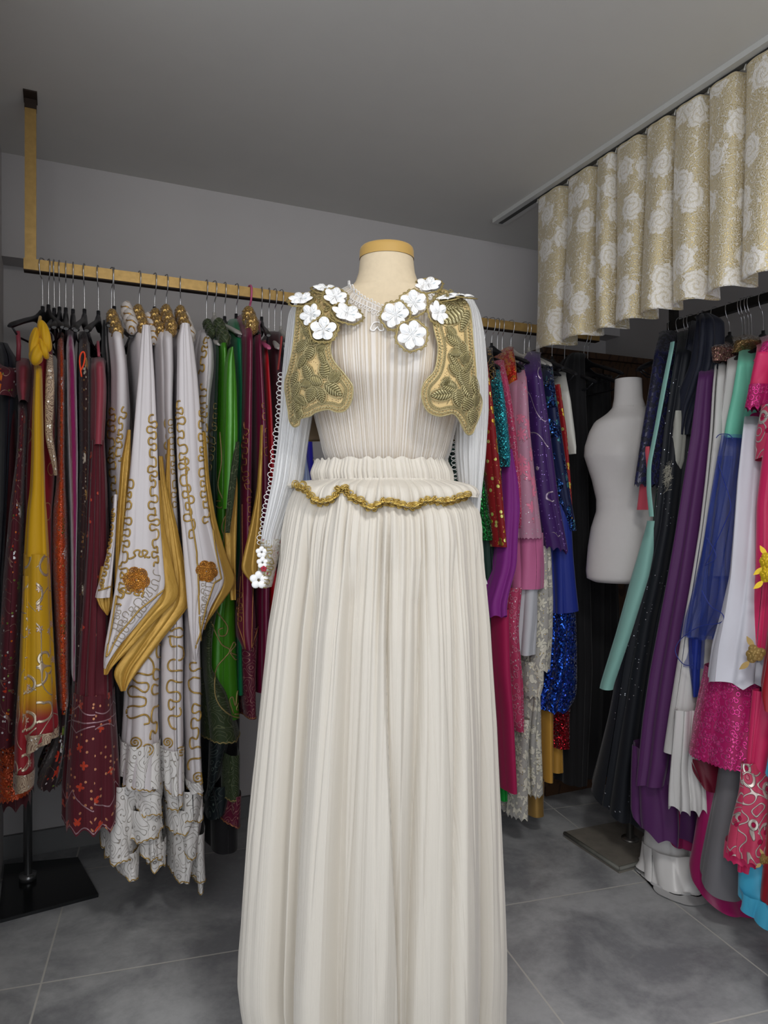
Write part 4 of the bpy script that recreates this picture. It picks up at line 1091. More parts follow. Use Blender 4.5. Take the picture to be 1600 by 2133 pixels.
mb = MB(); a = on_plane(38, 752, 1, 2.2); b = on_plane(37, 690, 1, 2.2); mb.tube([a, (a + b) / 2 + [0.002, 0, 0], b], 0.006, 8); mb.build('shoulder_strap', M_ROSE, g)
garment('orange beaded dress whose hem shows at the lower left corner', 'dress', 'beaded_dress', 'orange beaded dress at the lower left', 101, 760,
        [('dress_body', fab('wine_lining_cloth', (70, 14, 24), 0.7), [(780, 0, 40), (1000, 0, 45), (1500, -14, 50), (1690, -14, 70)], dict(pl=2.17, nf=3, hem=.02, hn=12)),
         ('skirt_hem', M_ORB, [(1480, -20, 30), (1580, -22, 66), (1672, -24, 72)], dict(pl=2.13, nf=2, top=False, hem=.008, hn=30, fa=.008, slant=-.006))], hang_=True)
g, o = garment('crimson chiffon dress with tarnished lace edging behind the mustard scarf', 'dress', 'chiffon_dress', 'crimson dress behind the mustard one', 124, 690,
        [('dress_body', M_CRIM, [(690, 66, 110), (740, 62, 112), (850, 48, 119), (950, 40, 119), (1020, 38, 116), (1060, 40, 112), (1500, 44, 112)], dict(pl=2.10, nf=3, fa=.008)),
         ('lace_edge', M_LACEG, [(738, 98, 110), (800, 94, 115), (850, 93, 113), (905, 93, 110), (930, 98, 114), (960, 106, 119), (990, 113, 120)], dict(pl=2.075, nf=2, fa=.002, top=False, depth=.02, k=60))], pl=2.10, hk='black')
g, o = garment('mustard yellow chiffon dress knotted at the top, fading to red with silver scrolls', 'dress', 'chiffon_dress', 'mustard yellow dress', 113, 688,
        [('drape', M_MUST, [(760, 70, 88), (850, 65, 91), (950, 63, 94), (1020, 60, 96), (1060, 54, 98), (1110, 50, 101), (1160, 47, 104)], dict(pl=2.03, nf=4, fa=.010, sh=20, depth=.16, rail=2.12)),
         ('scroll_hem', M_MUSTL, [(1155, 46, 104), (1250, 42, 108), (1400, 37, 115), (1500, 32, 120), (1552, 30, 124)], dict(pl=(2.03, 2.0), nf=4, fa=.013, top=False, depth=.18, slant=-.022)),
         ('lower_tail', M_MUSTL, [(1200, 45, 70), (1400, 36, 68), (1530, 27, 68), (1640, 24, 71)], dict(pl=(2.04, 1.99), nf=2, fa=.008, top=False, depth=.16, slant=-.006)),
         ('lace_hem', M_LACEG, [(1616, 24, 72), (1652, 24, 72)], dict(pl=1.985, nf=2, fa=.006, top=False, depth=.165, slant=-.006)),
         ('lace_hem', M_LACEG, [(1532, 31, 124), (1562, 31, 125)], dict(pl=1.995, nf=4, fa=.012, top=False, depth=.185, slant=-.022))], pl=2.03)
for pr, plx in (([(1560, 70, 76), (1562, 71, 124), (1590, 72, 128)], 1.99), ([(1620, 24, 71), (1655, 24, 72)], 2.01)): pass
mb = MB()                                                   # knot: three puckered lobes
for (cx, cy, rx, ry, rz, tw) in ((71, 712, 10, 34, .018, .12), (94, 700, 12, 36, .016, -.2), (76, 738, 15, 26, .022, .1), (90, 726, 10, 24, .02, -.3)):
    n1, n2 = 22, 30; G = np.zeros((n1, n2 + 1, 3)); c0 = on_plane(cx, cy, 1, 2.03); sx = np.linalg.norm(on_plane(cx + 1, cy, 1, 2.03) - c0)
    for i in range(n1):
        a = PI * i / (n1 - 1)
        for j in range(n2 + 1):
            b = 2 * PI * j / n2; rr_ = math.sin(a) * (1 + 0.10 * math.sin(5 * b + 3 * a))
            G[i, j] = c0 + np.array([sx * (rx * rr_ * math.cos(b) + tw * ry * math.cos(a)), rz * rr_ * math.sin(b), sx * ry * math.cos(a)])
    mb.grid(G, np.stack(np.broadcast_arrays(np.linspace(0, .1, n1)[:, None], np.linspace(0, .1, n2 + 1)[None]), -1))
mb.build('knot', M_MUST, g)
mb = MB(); a = on_plane(80, 705, 1, 2.05); mb.tube([a, a + [0, .05, .05], a + [.002, .12, .085], a + [0.002, .24, .07]], .004, 6); mb.build('hanging_loop', M_MUST, g)
garment('burnt orange beaded dress with mirror stones beside the mustard dress', 'dress', 'beaded_dress', 'burnt orange beaded dress', 137, 692,
        [('dress_body', M_ORB, [(692, 119, 134), (760, 119, 137), (850, 119, 137), (950, 118, 137), (1010, 116, 139), (1060, 108, 143), (1150, 105, 146), (1300, 112, 146), (1480, 121, 146)], dict(pl=2.10, nf=2, fa=.005)),
         ('beaded_fringe', beaded('black_beaded_fringe', (36, 12, 18), p=.5), [(1470, 120, 146), (1560, 112, 142), (1640, 72, 138), (1650, 70, 136)], dict(pl=2.14, top=False, nf=3, hem=.01, hn=30))])
garment('magenta crushed velvet dress edged with silver beads', 'dress', 'velvet_dress', 'magenta velvet dress', 152, 688,
        [('dress_body', M_MAG, [(688, 138, 154), (760, 138, 161), (850, 139, 164), (950, 142, 166), (1050, 146, 165), (1150, 149, 162), (1300, 150, 160), (1420, 150, 158)], dict(pl=2.075, nf=2, fa=.005))])
garment('dark brown beaded net dress with a bright orange loop', 'dress', 'beaded_dress', 'dark brown beaded dress', 176, 690,
        [('dress_body', M_BRN, [(690, 163, 190), (800, 163, 194), (950, 164, 194), (1100, 158, 192), (1300, 152, 186), (1500, 146, 180)], dict(pl=2.11, nf=3))])
sp_ = [on_plane(x, y, 1, 2.07) for x, y in ((170, 785), (166, 755), (168, 738), (174, 733), (177, 742), (174, 760), (168, 772))]
mb = MB(); mb.tube(smooth_path(sp_, 6), .0022, 6); mb.build('orange_loop', fab('neon_orange_ribbon', (240, 70, 20), .5), bpy.data.objects['beaded_dress.003'])
g, o = garment('wine red dress with dusty rose satin bodice and embroidered scalloped hem', 'dress', 'long_dress', 'wine dress with rose satin bodice', 205, 742,
        [('bodice', M_ROSE, [(744, 190, 223), (760, 188, 226), (800, 189, 228), (850, 188, 226), (925, 187, 222)], dict(pl=2.07, nf=3, fa=.006, sh=14)),
         ('skirt_cloth', M_WINE, [(915, 186, 224), (1000, 180, 230), (1150, 172, 236), (1300, 160, 240), (1440, 150, 246), (1460, 149, 247)], dict(pl=(2.085, 2.06), nf=9, fa=.010, top=False)),
         ('embroidered_hem', M_WINEH, [(1450, 149, 247), (1550, 138, 254), (1650, 129, 260), (1738, 128, 262)], dict(pl=(2.06, 2.05), nf=6, fa=.010, top=False, hem=.022, hn=9))])
mb = MB(); a = on_plane(206, 742, 1, 2.12); mb.tube([a, a + [0, .05, .05], a + [0, .19, .06]], .004, 6); mb.build('shoulder_strap', M_ROSE, g)
garment('plain black dress between the wine dress and the white robes', 'dress', 'black_dress', 'black dress left of the white robes', 232, 664,
        [('dress_body', M_BLK, [(664, 214, 238), (750, 222, 244), (900, 228, 248), (1200, 236, 262), (1480, 244, 268), (1640, 250, 262)], dict(pl=2.19, nf=3))])

# --- white robes with gold lined pointed sleeves
def knot(parent, px, py, plv, rx=12, ry=26, mat=None, name='gold_shoulder_roll', n=3):
    mb = MB()
    for q in range(n):
        c0 = on_plane(px + q * rx * 0.45, py + q * ry * 0.55, 1, plv - q * 0.018); sx = 2.1 / F
        G = np.zeros((12, 21, 3))
        for i in range(12):
            a = PI * i / 11
            for j in range(21):
                b = 2 * PI * j / 20; r_ = math.sin(a) * (1 + 0.13 * math.sin(4 * b + 7 * a))
                G[i, j] = c0 + np.array([sx * rx * r_ * math.cos(b), 0.024 * r_ * math.sin(b), sx * ry * 0.8 * math.cos(a)])
        mb.grid(G, np.stack(np.broadcast_arrays(np.linspace(0, .06, 12)[:, None], np.linspace(0, .1, 21)[None]), -1))
    return mb.build(name, mat or M_GSQ, parent)
M_GWC = fab('white_gold_corded_shoulder', (214, 206, 200), 0.5, 0, layers=[dict(k='squig', s=26, n=4, w=0.16, c=(176, 132, 60), m=0.5, r_=0.35, h=1.2)])
def robe(label, short, px, ptop, body, sleeves, hk='black', pl=2.10, knots=((0, 0),), neck=None):
    root, o = garment(label, 'robe', 'white_robe', short, px, ptop, [('robe_body', M_WH, body, dict(pl=pl, nf=4, fa=.010))], pl=pl, hk=hk, neck=neck)
    bv = [o[0][1]]
    for (kx, ky) in knots: knot(root, px + kx, ptop + ky, pl + 0.08, mat=M_GWC if R.random() < .5 else M_GSQ)
    return root, bv
def panelc(parent, name, mat, L_, Rr, plv, depth=0.03, nf=3, fa=.006, label=None, drift=1.5):
    """flat-ish pointed cloth panel; L_/Rr are (row, x) outlines"""
    ys = sorted(set([p[0] for p in L_] + [p[0] for p in Rr])); L2, R2 = np.array(L_, float), np.array(Rr, float)
    y0 = max(L2[0, 0], R2[0, 0]); y1 = min(L2[-1, 0], R2[-1, 0])
    prof = [(y, np.interp(y, L2[:, 0], L2[:, 1]), np.interp(y, R2[:, 0], R2[:, 1])) for y in ys if y0 <= y <= y1]
    return hang(parent, name, mat, prof, ax=1, pl=plv, depth=depth, nf=nf, fa=fa, top=False, k=132, drift=drift, label=label)
M_GREYC = fab('grey_beige_cord', (170, 158, 142), .5, .1, sheen=0)
def gsleeve(parent, L_, Rr, plv, white=None, lin_=None, cordpaths=(), cr=.0024, ros=None, sd=1, nf=3, fine=()):
    """a pointed sleeve: gold lining panel behind, white face in front, gold cord on the face"""
    if lin_: 
        for q, (LL, RR_, dp) in enumerate(lin_): panelc(parent, 'gold_lining', M_GLIN, LL, RR_, plv + dp, .02, 3, .005, label='gold satin lining of the sleeve')
    o, bv, P = panelc(parent, 'sleeve', M_WH, L_, Rr, plv, .045, nf, .007)
    cords([bv], cordpaths, cr, GOLD, o, 'gold_cord_embroidery', maxjump=.03)
    if fine: cords([bv], fine, .0011, M_GREYC, o, 'grey_cord_embroidery', maxjump=.03)
    if ros:
        for (x, y, r_) in ros: rosette(o, bv, x, y, r_)
    return o, bv
M_ROS = fab('amber_sequin_rosette', (176, 118, 40), 0.35, 0.5, sequin=dict(s=420, t=1.3, c=(230, 160, 70), lo=.5))
def rosette(parent, bv, x, y, r_, spiral=False, mat=None):
    mb = MB()
    if spiral:
        pts = [cast([bv], x + r_ * (t / 14) * math.cos(t), y + r_ * (t / 14) * math.sin(t), .002) for t in np.arange(0.6, 14, .35)]
        pts = [p for p in pts if p is not None]
        if len(pts) > 6: mb.tube(pts, .0020, 5)
    else:
        for q in range(6):
            a = q * PI / 3 + .2; cx, cy = x + r_ * .55 * math.cos(a), y + r_ * .55 * math.sin(a)
            for rr_ in (1.0, .72, .44, .18):
                pts = [cast([bv], cx + r_ * .46 * rr_ * math.cos(t), cy + r_ * .46 * rr_ * math.sin(t), .0018 + .001 * (1 - rr_)) for t in np.linspace(0, 2 * PI, 12, endpoint=False)]
                if all(p is not None for p in pts): mb.tube(pts, .0020, 5, closed=True)
    if mb.n: mb.build('rosette', mat or (GOLD if spiral else M_ROS), parent, label='gold cord medallion' if spiral else 'amber sequinned gold flower')

rA, bA = robe('white robe nearest the wine dress, gold lining showing in its slit', 'leftmost white robe', 238, 652,
    [(655, 226, 256), (680, 225, 262), (760, 232, 274), (850, 230, 280), (950, 228, 276), (1040, 233, 270), (1200, 236, 262), (1230, 236, 262)], [], knots=((-4, 12), (26, -4)))
cords(bA, [meander([(236, 850), (232, 920), (238, 1000), (242, 1080)], 6, 26, seed=5), meander([(262, 850), (252, 880), (246, 960)], 5, 22, seed=6)], .0024, GOLD, rA, 'gold_cord_embroidery')
o, bv = gsleeve(rA, [(1030, 238), (1120, 232), (1200, 212), (1243, 197), (1246, 198)], [(1030, 246), (1120, 242), (1200, 236), (1243, 232), (1246, 231)], 2.03,
    lin_=[([(1180, 210), (1243, 198), (1262, 205), (1282, 222)], [(1180, 236), (1243, 236), (1262, 236), (1282, 226)], .02)],
    cordpaths=[meander([(238, 1060), (226, 1160), (212, 1225)], 3, 14, seed=7), resample(np.array([(206, 1230), (230, 1222)]), 1.0)])
panelc(rA, 'slit_lining', M_GLIN, [(895, 266), (960, 252), (1100, 242), (1260, 238), (1290, 240)], [(895, 274), (960, 274), (1100, 262), (1260, 256), (1290, 250)], 2.045, .02, 2, .004, label='gold satin lining in the slit')

rB, bB = robe('white robe with the broadest front sleeve, a sequinned gold flower near its point', 'white robe with the broad front sleeve', 290, 656,
    [(660, 280, 312), (700, 278, 320), (850, 290, 330), (1000, 300, 340), (1235, 300, 345)], [], knots=((-2, -2), (20, 14)))
wL = [(676, 298), (700, 294), (780, 288), (900, 277), (1000, 268), (1100, 258), (1180, 246), (1240, 238), (1300, 228), (1350, 219), (1388, 216), (1394, 217)]
wR = [(676, 314), (700, 318), (780, 324), (900, 330), (1000, 333), (1100, 338), (1180, 345), (1222, 349), (1240, 345), (1300, 295), (1350, 252), (1388, 222), (1394, 218)]
gL = [(1000, 300), (1180, 260), (1300, 236), (1350, 222), (1394, 214), (1406, 217)]
gR = [(1000, 336), (1100, 345), (1180, 362), (1236, 375), (1250, 374), (1300, 322), (1350, 276), (1394, 232), (1406, 222)]
hL = [(950, 330), (1100, 340), (1200, 345), (1300, 300), (1400, 232), (1432, 246), (1440, 254)]
hR = [(950, 340), (1000, 346), (1100, 372), (1180, 388), (1250, 403), (1262, 400), (1330, 345), (1400, 292), (1432, 268), (1440, 260)]
o, bv = gsleeve(rB, wL, wR, 1.985, lin_=[(gL, gR, .022), (hL, hR, .05)],
    cordpaths=[meander([(318, 862), (317, 950), (318, 1040), (322, 1120), (326, 1180)], 8, 26, seed=11), meander([(272, 985), (268, 1050), (262, 1130), (256, 1200), (246, 1265)], 7, 26, seed=12),
               meander([(268, 1160), (290, 1152), (312, 1158)], 6, 20, seed=13), meander([(250, 1240), (262, 1230), (300, 1240)], 5, 17, seed=19),
               resample(np.array([(331, 880), (333, 1000), (338, 1120), (345, 1225), (330, 1238), (290, 1270), (250, 1320), (222, 1368), (232, 1310), (243, 1240)]), 1.2),
               ],
    fine=[meander([(306, 1252), (262, 1304), (238, 1345)], 9, 19, seed=14), meander([(332, 1190), (318, 1230), (270, 1276), (240, 1318)], 9, 19, seed=15), meander([(250, 1262), (238, 1310)], 5, 15, seed=16)],
    ros=[(284, 1208, 27)], sd=2)
rC, bC = robe('white robe glimpsed as a narrow gold corded strip right of the broad sleeve', 'narrow white robe behind the broad sleeve', 322, 652,
    [(655, 318, 350), (700, 328, 348), (800, 330, 352), (900, 330, 360), (1000, 336, 366), (1150, 345, 384), (1260, 345, 385)], [], knots=((2, 10),), pl=2.085)
cords(bC, [meander([(350, 852), (352, 950), (362, 1050), (370, 1150)], 6, 24, seed=21), meander([(372, 950), (376, 1050)], 4, 20, seed=22)], .0024, GOLD, rC, 'gold_cord_embroidery')
panelc(rC, 'slit_lining', M_GLIN, [(915, 350), (1000, 344), (1100, 346), (1200, 360)], [(915, 355), (1000, 356), (1100, 362), (1200, 385)], 2.05, .02, 2, .004, label='gold satin lining in the slit')
rD, bD = robe('white robe with smooth shoulder between the two big pointed sleeves', 'white robe between the two pointed sleeves', 346, 654,
    [(657, 336, 360), (690, 334, 370), (760, 338, 372), (850, 340, 368), (950, 345, 372), (1100, 352, 380), (1250, 355, 392)], [], knots=((0, 0),), pl=2.055)
cords(bD, [meander([(358, 870), (360, 960), (366, 1060)], 5, 22, seed=23)], .0015, GOLD, rD, 'gold_cord_embroidery')
rE, bE = robe('white robe whose right-hand pointed sleeve shows a wide gold lining', 'white robe with the right-hand pointed sleeve', 376, 656,
    [(660, 362, 392), (700, 368, 402), (850, 376, 412), (1000, 390, 424), (1250, 396, 430)], [], knots=((0, 0), (8, 12)), pl=2.06)
wL = [(672, 380), (700, 372), (780, 370), (900, 368), (1000, 372), (1100, 380), (1200, 388), (1300, 396), (1368, 404), (1378, 408)]
wR = [(672, 396), (700, 404), (780, 414), (900, 424), (1000, 430), (1080, 440), (1150, 458), (1212, 474), (1222, 470), (1270, 442), (1320, 426), (1368, 414), (1378, 410)]
gL = [(900, 405), (1100, 420), (1200, 425), (1300, 420), (1312, 424)]
gR = [(900, 430), (1000, 438), (1080, 452), (1150, 472), (1212, 496), (1222, 492), (1270, 456), (1300, 432), (1312, 426)]
o, bv = gsleeve(rE, wL, wR, 1.99, lin_=[(gL, gR, .028)],
    cordpaths=[meander([(374, 832), (378, 920), (386, 1000), (396, 1080), (402, 1120)], 9, 27, seed=31), meander([(418, 856), (420, 930), (424, 1020), (430, 1090)], 6, 24, seed=32),
               resample(np.array([(428, 880), (430, 980), (436, 1060), (448, 1140), (461, 1205), (446, 1214), (430, 1260), (416, 1320), (408, 1350)]), 1.2), resample(np.array([(384, 950), (396, 1060), (410, 1150), (414, 1240), (418, 1340)]), 1.2),
               ],
    fine=[meander([(446, 1180), (432, 1240), (422, 1300)], 7, 17, seed=34), meander([(424, 1215), (424, 1290)], 4, 14, seed=35)],
    ros=[(430, 1190, 22)], sd=3)
rF, bF = robe('white robe with a gold scroll neckline, last of the white robes before the green', 'last white robe', 430, 684,
    [(686, 418, 444), (720, 415, 456), (760, 416, 457), (820, 417, 448), (900, 418, 442), (1000, 424, 444), (1100, 428, 448), (1260, 420, 436)], [], hk='white', pl=2.085, knots=())
cords(bF, [meander([(432, 700), (424, 740), (419, 780)], 4, 24, seed=35), meander([(423, 800), (424, 860), (428, 930)], 5, 24, seed=36)], .0024, GOLD, rF, 'gold_cord_embroidery')
# skirts of the white robes: corded drops and stacked ruffles
def tiers(root, spec, pl0):
    for q, (prof, op) in enumerate(spec):
        hang(root, 'ruffle', M_WHQ, prof, ax=1, pl=pl0 + 0.012 * q, depth=.30, top=False, nf=op.get('nf', 5), fa=op.get('fa', .016), slant=op.get('slant', 0), hem=op.get('hem', .012), hn=op.get('hn', 5), hemcord=(GOLD, .0018), sharp=.7)
for root, pr, pl0, cps, meds, seed in (
    (rB, [(1230, 290, 350), (1300, 278, 348), (1400, 268, 343), (1500, 264, 340), (1600, 258, 345), (1652, 254, 348)], 2.055,
     [meander([(320, 1290), (285, 1340), (300, 1400), (285, 1460), (292, 1510)], 18, 40, over=.14, seed=41), meander([(334, 1300), (330, 1400), (322, 1500), (318, 1540)], 9, 44, over=.14, seed=42)], [(283, 1546, 13), (306, 1560, 13), (331, 1556, 12)], 1),
    (rD, [(1240, 340, 392), (1350, 338, 396), (1450, 338, 394), (1550, 340, 394), (1662, 345, 393)], 2.045,
     [meander([(360, 1290), (368, 1380), (360, 1460), (370, 1520)], 15, 42, over=.14, seed=43)], [(350, 1546, 11), (377, 1566, 13)], 2),
    (rE, [(1240, 390, 424), (1350, 390, 428), (1450, 388, 430), (1550, 392, 428), (1660, 394, 434)], 2.06,
     [meander([(408, 1380), (412, 1460), (405, 1540), (412, 1600)], 13, 40, over=.14, seed=44)], [(413, 1620, 14)], 3)):
    o, bv, P = hang(root, 'robe_skirt', M_WH, pr, ax=1, pl=pl0, depth=.32, top=False, nf=5, fa=.016, hem=.01, hn=3, slant=.008, hemcord=(GOLD, .0018), sharp=.7)
    cords([bv], cps, .0026, GOLD, o, 'gold_cord_embroidery', maxjump=.05)
    for (x, y, r_) in meds: rosette(o, bv, x, y, r_, spiral=True)
    ml = MB()
    hang(o, 'corded_hem_band', M_WHQ, [(1556 if seed == 1 else 1566 if seed == 2 else 1632, pr[-2][1] - 3, pr[-2][2] + 1), (pr[-1][0] - 2, pr[-1][1] - 1, pr[-1][2] + 2)], ax=1, pl=pl0 - .006, depth=.30, top=False, nf=5, fa=.012, slant=.012, hem=.02, hn=3)
tiers(rB, [([(1635, 275, 350), (1705, 280, 352)], dict(slant=.01)), ([(1690, 262, 348), (1755, 268, 352)], dict(slant=-.01)), ([(1640, 228, 300), (1760, 218, 290), (1803, 214, 296)], dict(slant=.0, nf=3)),
           ([(1740, 290, 345), (1800, 292, 352)], dict(hem=.02)), ([(1780, 240, 300), (1840, 244, 297)], dict(slant=.012, nf=3, hem=.006)), ([(1760, 300, 356), (1815, 305, 355)], dict(nf=8, hem=.02, fa=.012))], 2.075)
tiers(rE, [([(1640, 345, 395), (1692, 352, 392)], dict(slant=-.012)), ([(1650, 368, 436), (1718, 372, 436)], dict(slant=.008)), ([(1690, 352, 432), (1742, 354, 410)], dict(slant=-.01)), ([(1700, 372, 432), (1792, 378, 424)], dict(slant=.008)),
           ([(1700, 362, 440), (1845, 363, 410)], dict(nf=4, hem=.006)), ([(1740, 400, 440), (1842, 402, 439)], dict(nf=3, slant=.004, hem=.005)), ([(1800, 408, 436), (1866, 411, 431)], dict(nf=2, hem=.004))], 2.07)

# --- green, burgundy and red robes
g, o = garment('dark green velvet robe with gold scroll cord at the front edge', 'robe', 'velvet_robe', 'dark green velvet robe', 446, 668,
    [('robe_body', M_DGRN, [(670, 430, 455), (720, 446, 462), (850, 440, 460), (1000, 430, 462), (1100, 432, 470), (1300, 425, 480), (1520, 428, 490)], dict(pl=2.15, nf=3))], pl=2.15, hk='white')
cords([o[0][1]], [meander([(450, 840), (445, 900), (436, 980)], 5, 20, seed=51)], .0016, GOLDD, g, 'gold_cord_embroidery')
knot(g, 432, 676, 2.22, 10, 16, M_GRNQ, 'rolled_collar')
g, o = garment('bright green satin robe with gold lined sleeve and coiled cord down the front', 'robe', 'satin_robe', 'bright green satin robe', 468, 672,
    [('robe_body', M_GRN, [(672, 452, 482), (740, 458, 484), (850, 456, 484), (1000, 450, 486), (1150, 446, 496), (1250, 440, 504), (1300, 430, 505), (1420, 424, 512), (1505, 430, 516)], dict(pl=2.115, nf=4, fa=.01)),
     ('corded_skirt', M_GRNQ, [(1235, 428, 470), (1330, 424, 452), (1400, 425, 450), (1450, 426, 490), (1550, 430, 518)], dict(pl=2.09, nf=3, fa=.006, top=False, hemcord=(GOLDD, .002), slant=.004)),
     ('lower_ruffle', M_TEALQ, [(1530, 430, 500), (1640, 430, 470), (1660, 430, 440)], dict(pl=2.14, nf=3, top=False, slant=-.03)),
     ('lower_ruffle', M_GRNQ, [(1575, 468, 512), (1672, 468, 514)], dict(pl=2.12, nf=3, top=False, hemcord=(GOLDD, .002))),
     ('lower_ruffle', M_TEALQ, [(1640, 432, 500), (1705, 436, 480)], dict(pl=2.16, nf=3, top=False, slant=-.02))], pl=2.115)
bvs = [o[0][1], o[1][1]]
cords(bvs, [smooth_path([(459, 900), (462, 960), (455, 1010), (464, 1040), (466, 1052), (458, 1058), (450, 1052), (452, 1044), (460, 1044)], 8), smooth_path([(466, 1250), (452, 1270), (464, 1290), (474, 1306), (470, 1322), (458, 1324), (456, 1312), (464, 1308)], 8),
            smooth_path([(440, 1296), (460, 1340), (478, 1356), (452, 1390), (447, 1430), (455, 1465), (480, 1490), (508, 1496)], 14), smooth_path([(478, 1356), (486, 1338), (490, 1344), (480, 1358), (494, 1366), (490, 1374), (479, 1360)], 6),
            smooth_path([(486, 1486), (478, 1460), (484, 1452), (490, 1470), (494, 1440), (500, 1450), (492, 1478), (506, 1474), (508, 1484), (488, 1488)], 6),
            smooth_path([(458, 1190), (470, 1080), (462, 1100), (472, 1130)], 8)], .0022, GOLDD, g, 'gold_cord_embroidery')
so, sbv, _ = panelc(g, 'sleeve', M_GRN, [(722, 484), (740, 474), (800, 470), (900, 469), (1000, 468), (1060, 466)], [(722, 488), (740, 492), (800, 497), (900, 500), (1000, 498), (1060, 486)], 2.03, .05, 2, .006)
panelc(g, 'embroidered_cuff', M_GRNQ, [(920, 494), (960, 484), (1040, 474), (1110, 470)], [(920, 500), (960, 499), (1040, 490), (1110, 480)], 2.022, .02, 2, .003)
panelc(g, 'gold_lining', M_GLIN, [(985, 492), (1010, 478), (1100, 468), (1180, 470), (1250, 482)], [(985, 494), (1010, 497), (1100, 496), (1180, 495), (1250, 494)], 2.05, .02, 2, .004, label='gold satin lining of the sleeve')
knot(g, 456, 680, 2.18, 13, 24, M_GRNQ, 'rolled_collar')
garment('emerald green satin robe behind the bright green one', 'robe', 'satin_robe', 'emerald green robe', 492, 662,
    [('robe_body', M_EMER, [(664, 478, 506), (700, 488, 512), (800, 494, 513), (950, 494, 510), (1200, 494, 508), (1450, 490, 516)], dict(pl=2.135, nf=3, fa=.01))])
g, o = garment('burgundy satin robe with copper cord, right beside the green robes', 'robe', 'satin_robe', 'burgundy robe beside the green', 520, 652,
    [('robe_body', M_BUR, [(654, 500, 532), (700, 510, 536), (780, 508, 536), (900, 504, 536), (1000, 500, 536), (1150, 502, 532), (1300, 492, 548), (1345, 498, 545), (1356, 512, 530)], dict(pl=2.095, nf=4, fa=.012)),
     ('corded_skirt', M_BURQ, [(1310, 500, 552), (1400, 502, 548), (1500, 510, 545)], dict(pl=2.12, nf=3, top=False, hemcord=(M_COPR, .0018))),
     ('lower_ruffle', M_BURQ, [(1660, 480, 514), (1728, 468, 512)], dict(pl=2.12, nf=2, top=False, hemcord=(M_COPR, .0018), slant=.012)),
     ('underskirt', M_BLK, [(1480, 440, 515), (1780, 440, 512)], dict(pl=2.20, nf=3, top=False))], hk='pink', pl=2.095, neck=1.80)
cords([o[0][1], o[1][1]], [resample(np.array([(505, 1050), (506, 1200), (508, 1320), (512, 1352), (506, 1330), (496, 1300), (502, 1200)]), 1.5), resample(np.array([(530, 1000), (528, 1150), (526, 1250), (524, 1350), (536, 1310), (542, 1290)]), 1.5),
    meander([(512, 880), (510, 980), (522, 1050), (520, 1150)], 5, 22, seed=55), meander([(500, 1230), (500, 1300)], 5, 16, seed=56), meander([(536, 1240), (540, 1300)], 5, 16, seed=57)], .0018, M_COPR, g, 'copper_cord_embroidery')
knot(g, 518, 660, 2.17, 15, 30, M_GSQ, 'sequinned_collar', 2)
g, o = garment('burgundy satin robe with a long gold lined slit, half hidden by the blouse sleeve', 'robe', 'satin_robe', 'burgundy robe with the gold slit', 545, 664,
    [('robe_body', M_BUR, [(666, 530, 548), (700, 532, 552), (800, 534, 560), (900, 536, 568), (1000, 538, 572), (1200, 540, 575), (1450, 540, 575)], dict(pl=2.11, nf=4, fa=.010))], pl=2.11)
panelc(g, 'gold_lining', M_GLIN, [(885, 545), (950, 542), (1020, 537), (1100, 522), (1170, 505), (1192, 501), (1215, 530)], [(885, 549), (950, 549), (1020, 547), (1100, 546), (1170, 544), (1192, 542), (1215, 540)], 2.03, .02, 2, .004, label='gold satin lining with dark cord')
cords([o[0][1]], [meander([(552, 840), (556, 900), (560, 960)], 6, 24, seed=58)], .0016, M_COPR, g, 'copper_cord_embroidery')
garment('bright red satin robe just left of the blouse sleeve', 'robe', 'satin_robe', 'bright red satin robe', 560, 706,
    [('robe_body', M_REDS, [(708, 548, 560), (740, 550, 566), (850, 556, 574), (1000, 560, 582), (1300, 560, 590)], dict(pl=2.14, nf=3))], hk='white')
garment('dark wine robe hanging behind the blouse shoulder', 'robe', 'dark_robe', 'dark wine robe behind the shoulder', 585, 690,
    [('robe_body', fab('dark_wine_cloth', (54, 10, 22), .6, 0, crinkle=.5), [(690, 560, 590), (760, 562, 598), (1000, 580, 612), (1400, 580, 622)], dict(pl=2.17, nf=3))], hk='white')
g, o = garment('royal blue dress with silver scroll braid seen between sleeve and waist', 'dress', 'blue_dress', 'royal blue dress behind the waist', 640, 700,
    [('dress_body', fab('royal_blue_satin', (40, 36, 190), .35, 0, crinkle=.4), [(700, 618, 652), (850, 618, 662), (1000, 618, 672), (1400, 612, 690)], dict(pl=2.12, nf=3))])
cords([o[0][1]], [smooth_path([(652, 925), (658, 922), (664, 930), (657, 938), (652, 932)], 8), smooth_path([(655, 935), (664, 942), (668, 955), (658, 965), (652, 958), (656, 950), (664, 956)], 8)], .0022, SILV, g, 'silver_scroll_braid')
hang(g, 'pale_blue_panel', fab('pale_blue_satin', (150, 165, 205), .4), [(915, 634, 638), (960, 634, 642), (1000, 634, 650), (1060, 634, 660)], pl=2.08, depth=.04, top=False, nf=2, fa=.004)
for i, (px, kd, q) in enumerate(((566, 'white', 'dark strap dress'), (577, 'black', 'plum dress'), (598, 'white', 'rust red dress'), (606, 'black', 'grey dress'), (620, 'black', 'black lace dress'), (598 + 44, 'black', 'teal dress'))): pass
garment('black strappy dress with rust red edging beside the blouse sleeve', 'dress', 'strappy_dress', 'black dress with rust red edging', 572, 700,
    [('dress_body', M_BLK, [(700, 566, 600), (760, 572, 604), (1000, 592, 616), (1300, 600, 630)], dict(pl=2.19, nf=3)),
     ('rust_edging', fab('rust_red_piping', (150, 44, 40), .5), [(700, 585, 590), (720, 584, 588), (770, 578, 582)], dict(pl=2.10, nf=1, fa=.001, top=False, depth=.01, k=40))], hk='white')
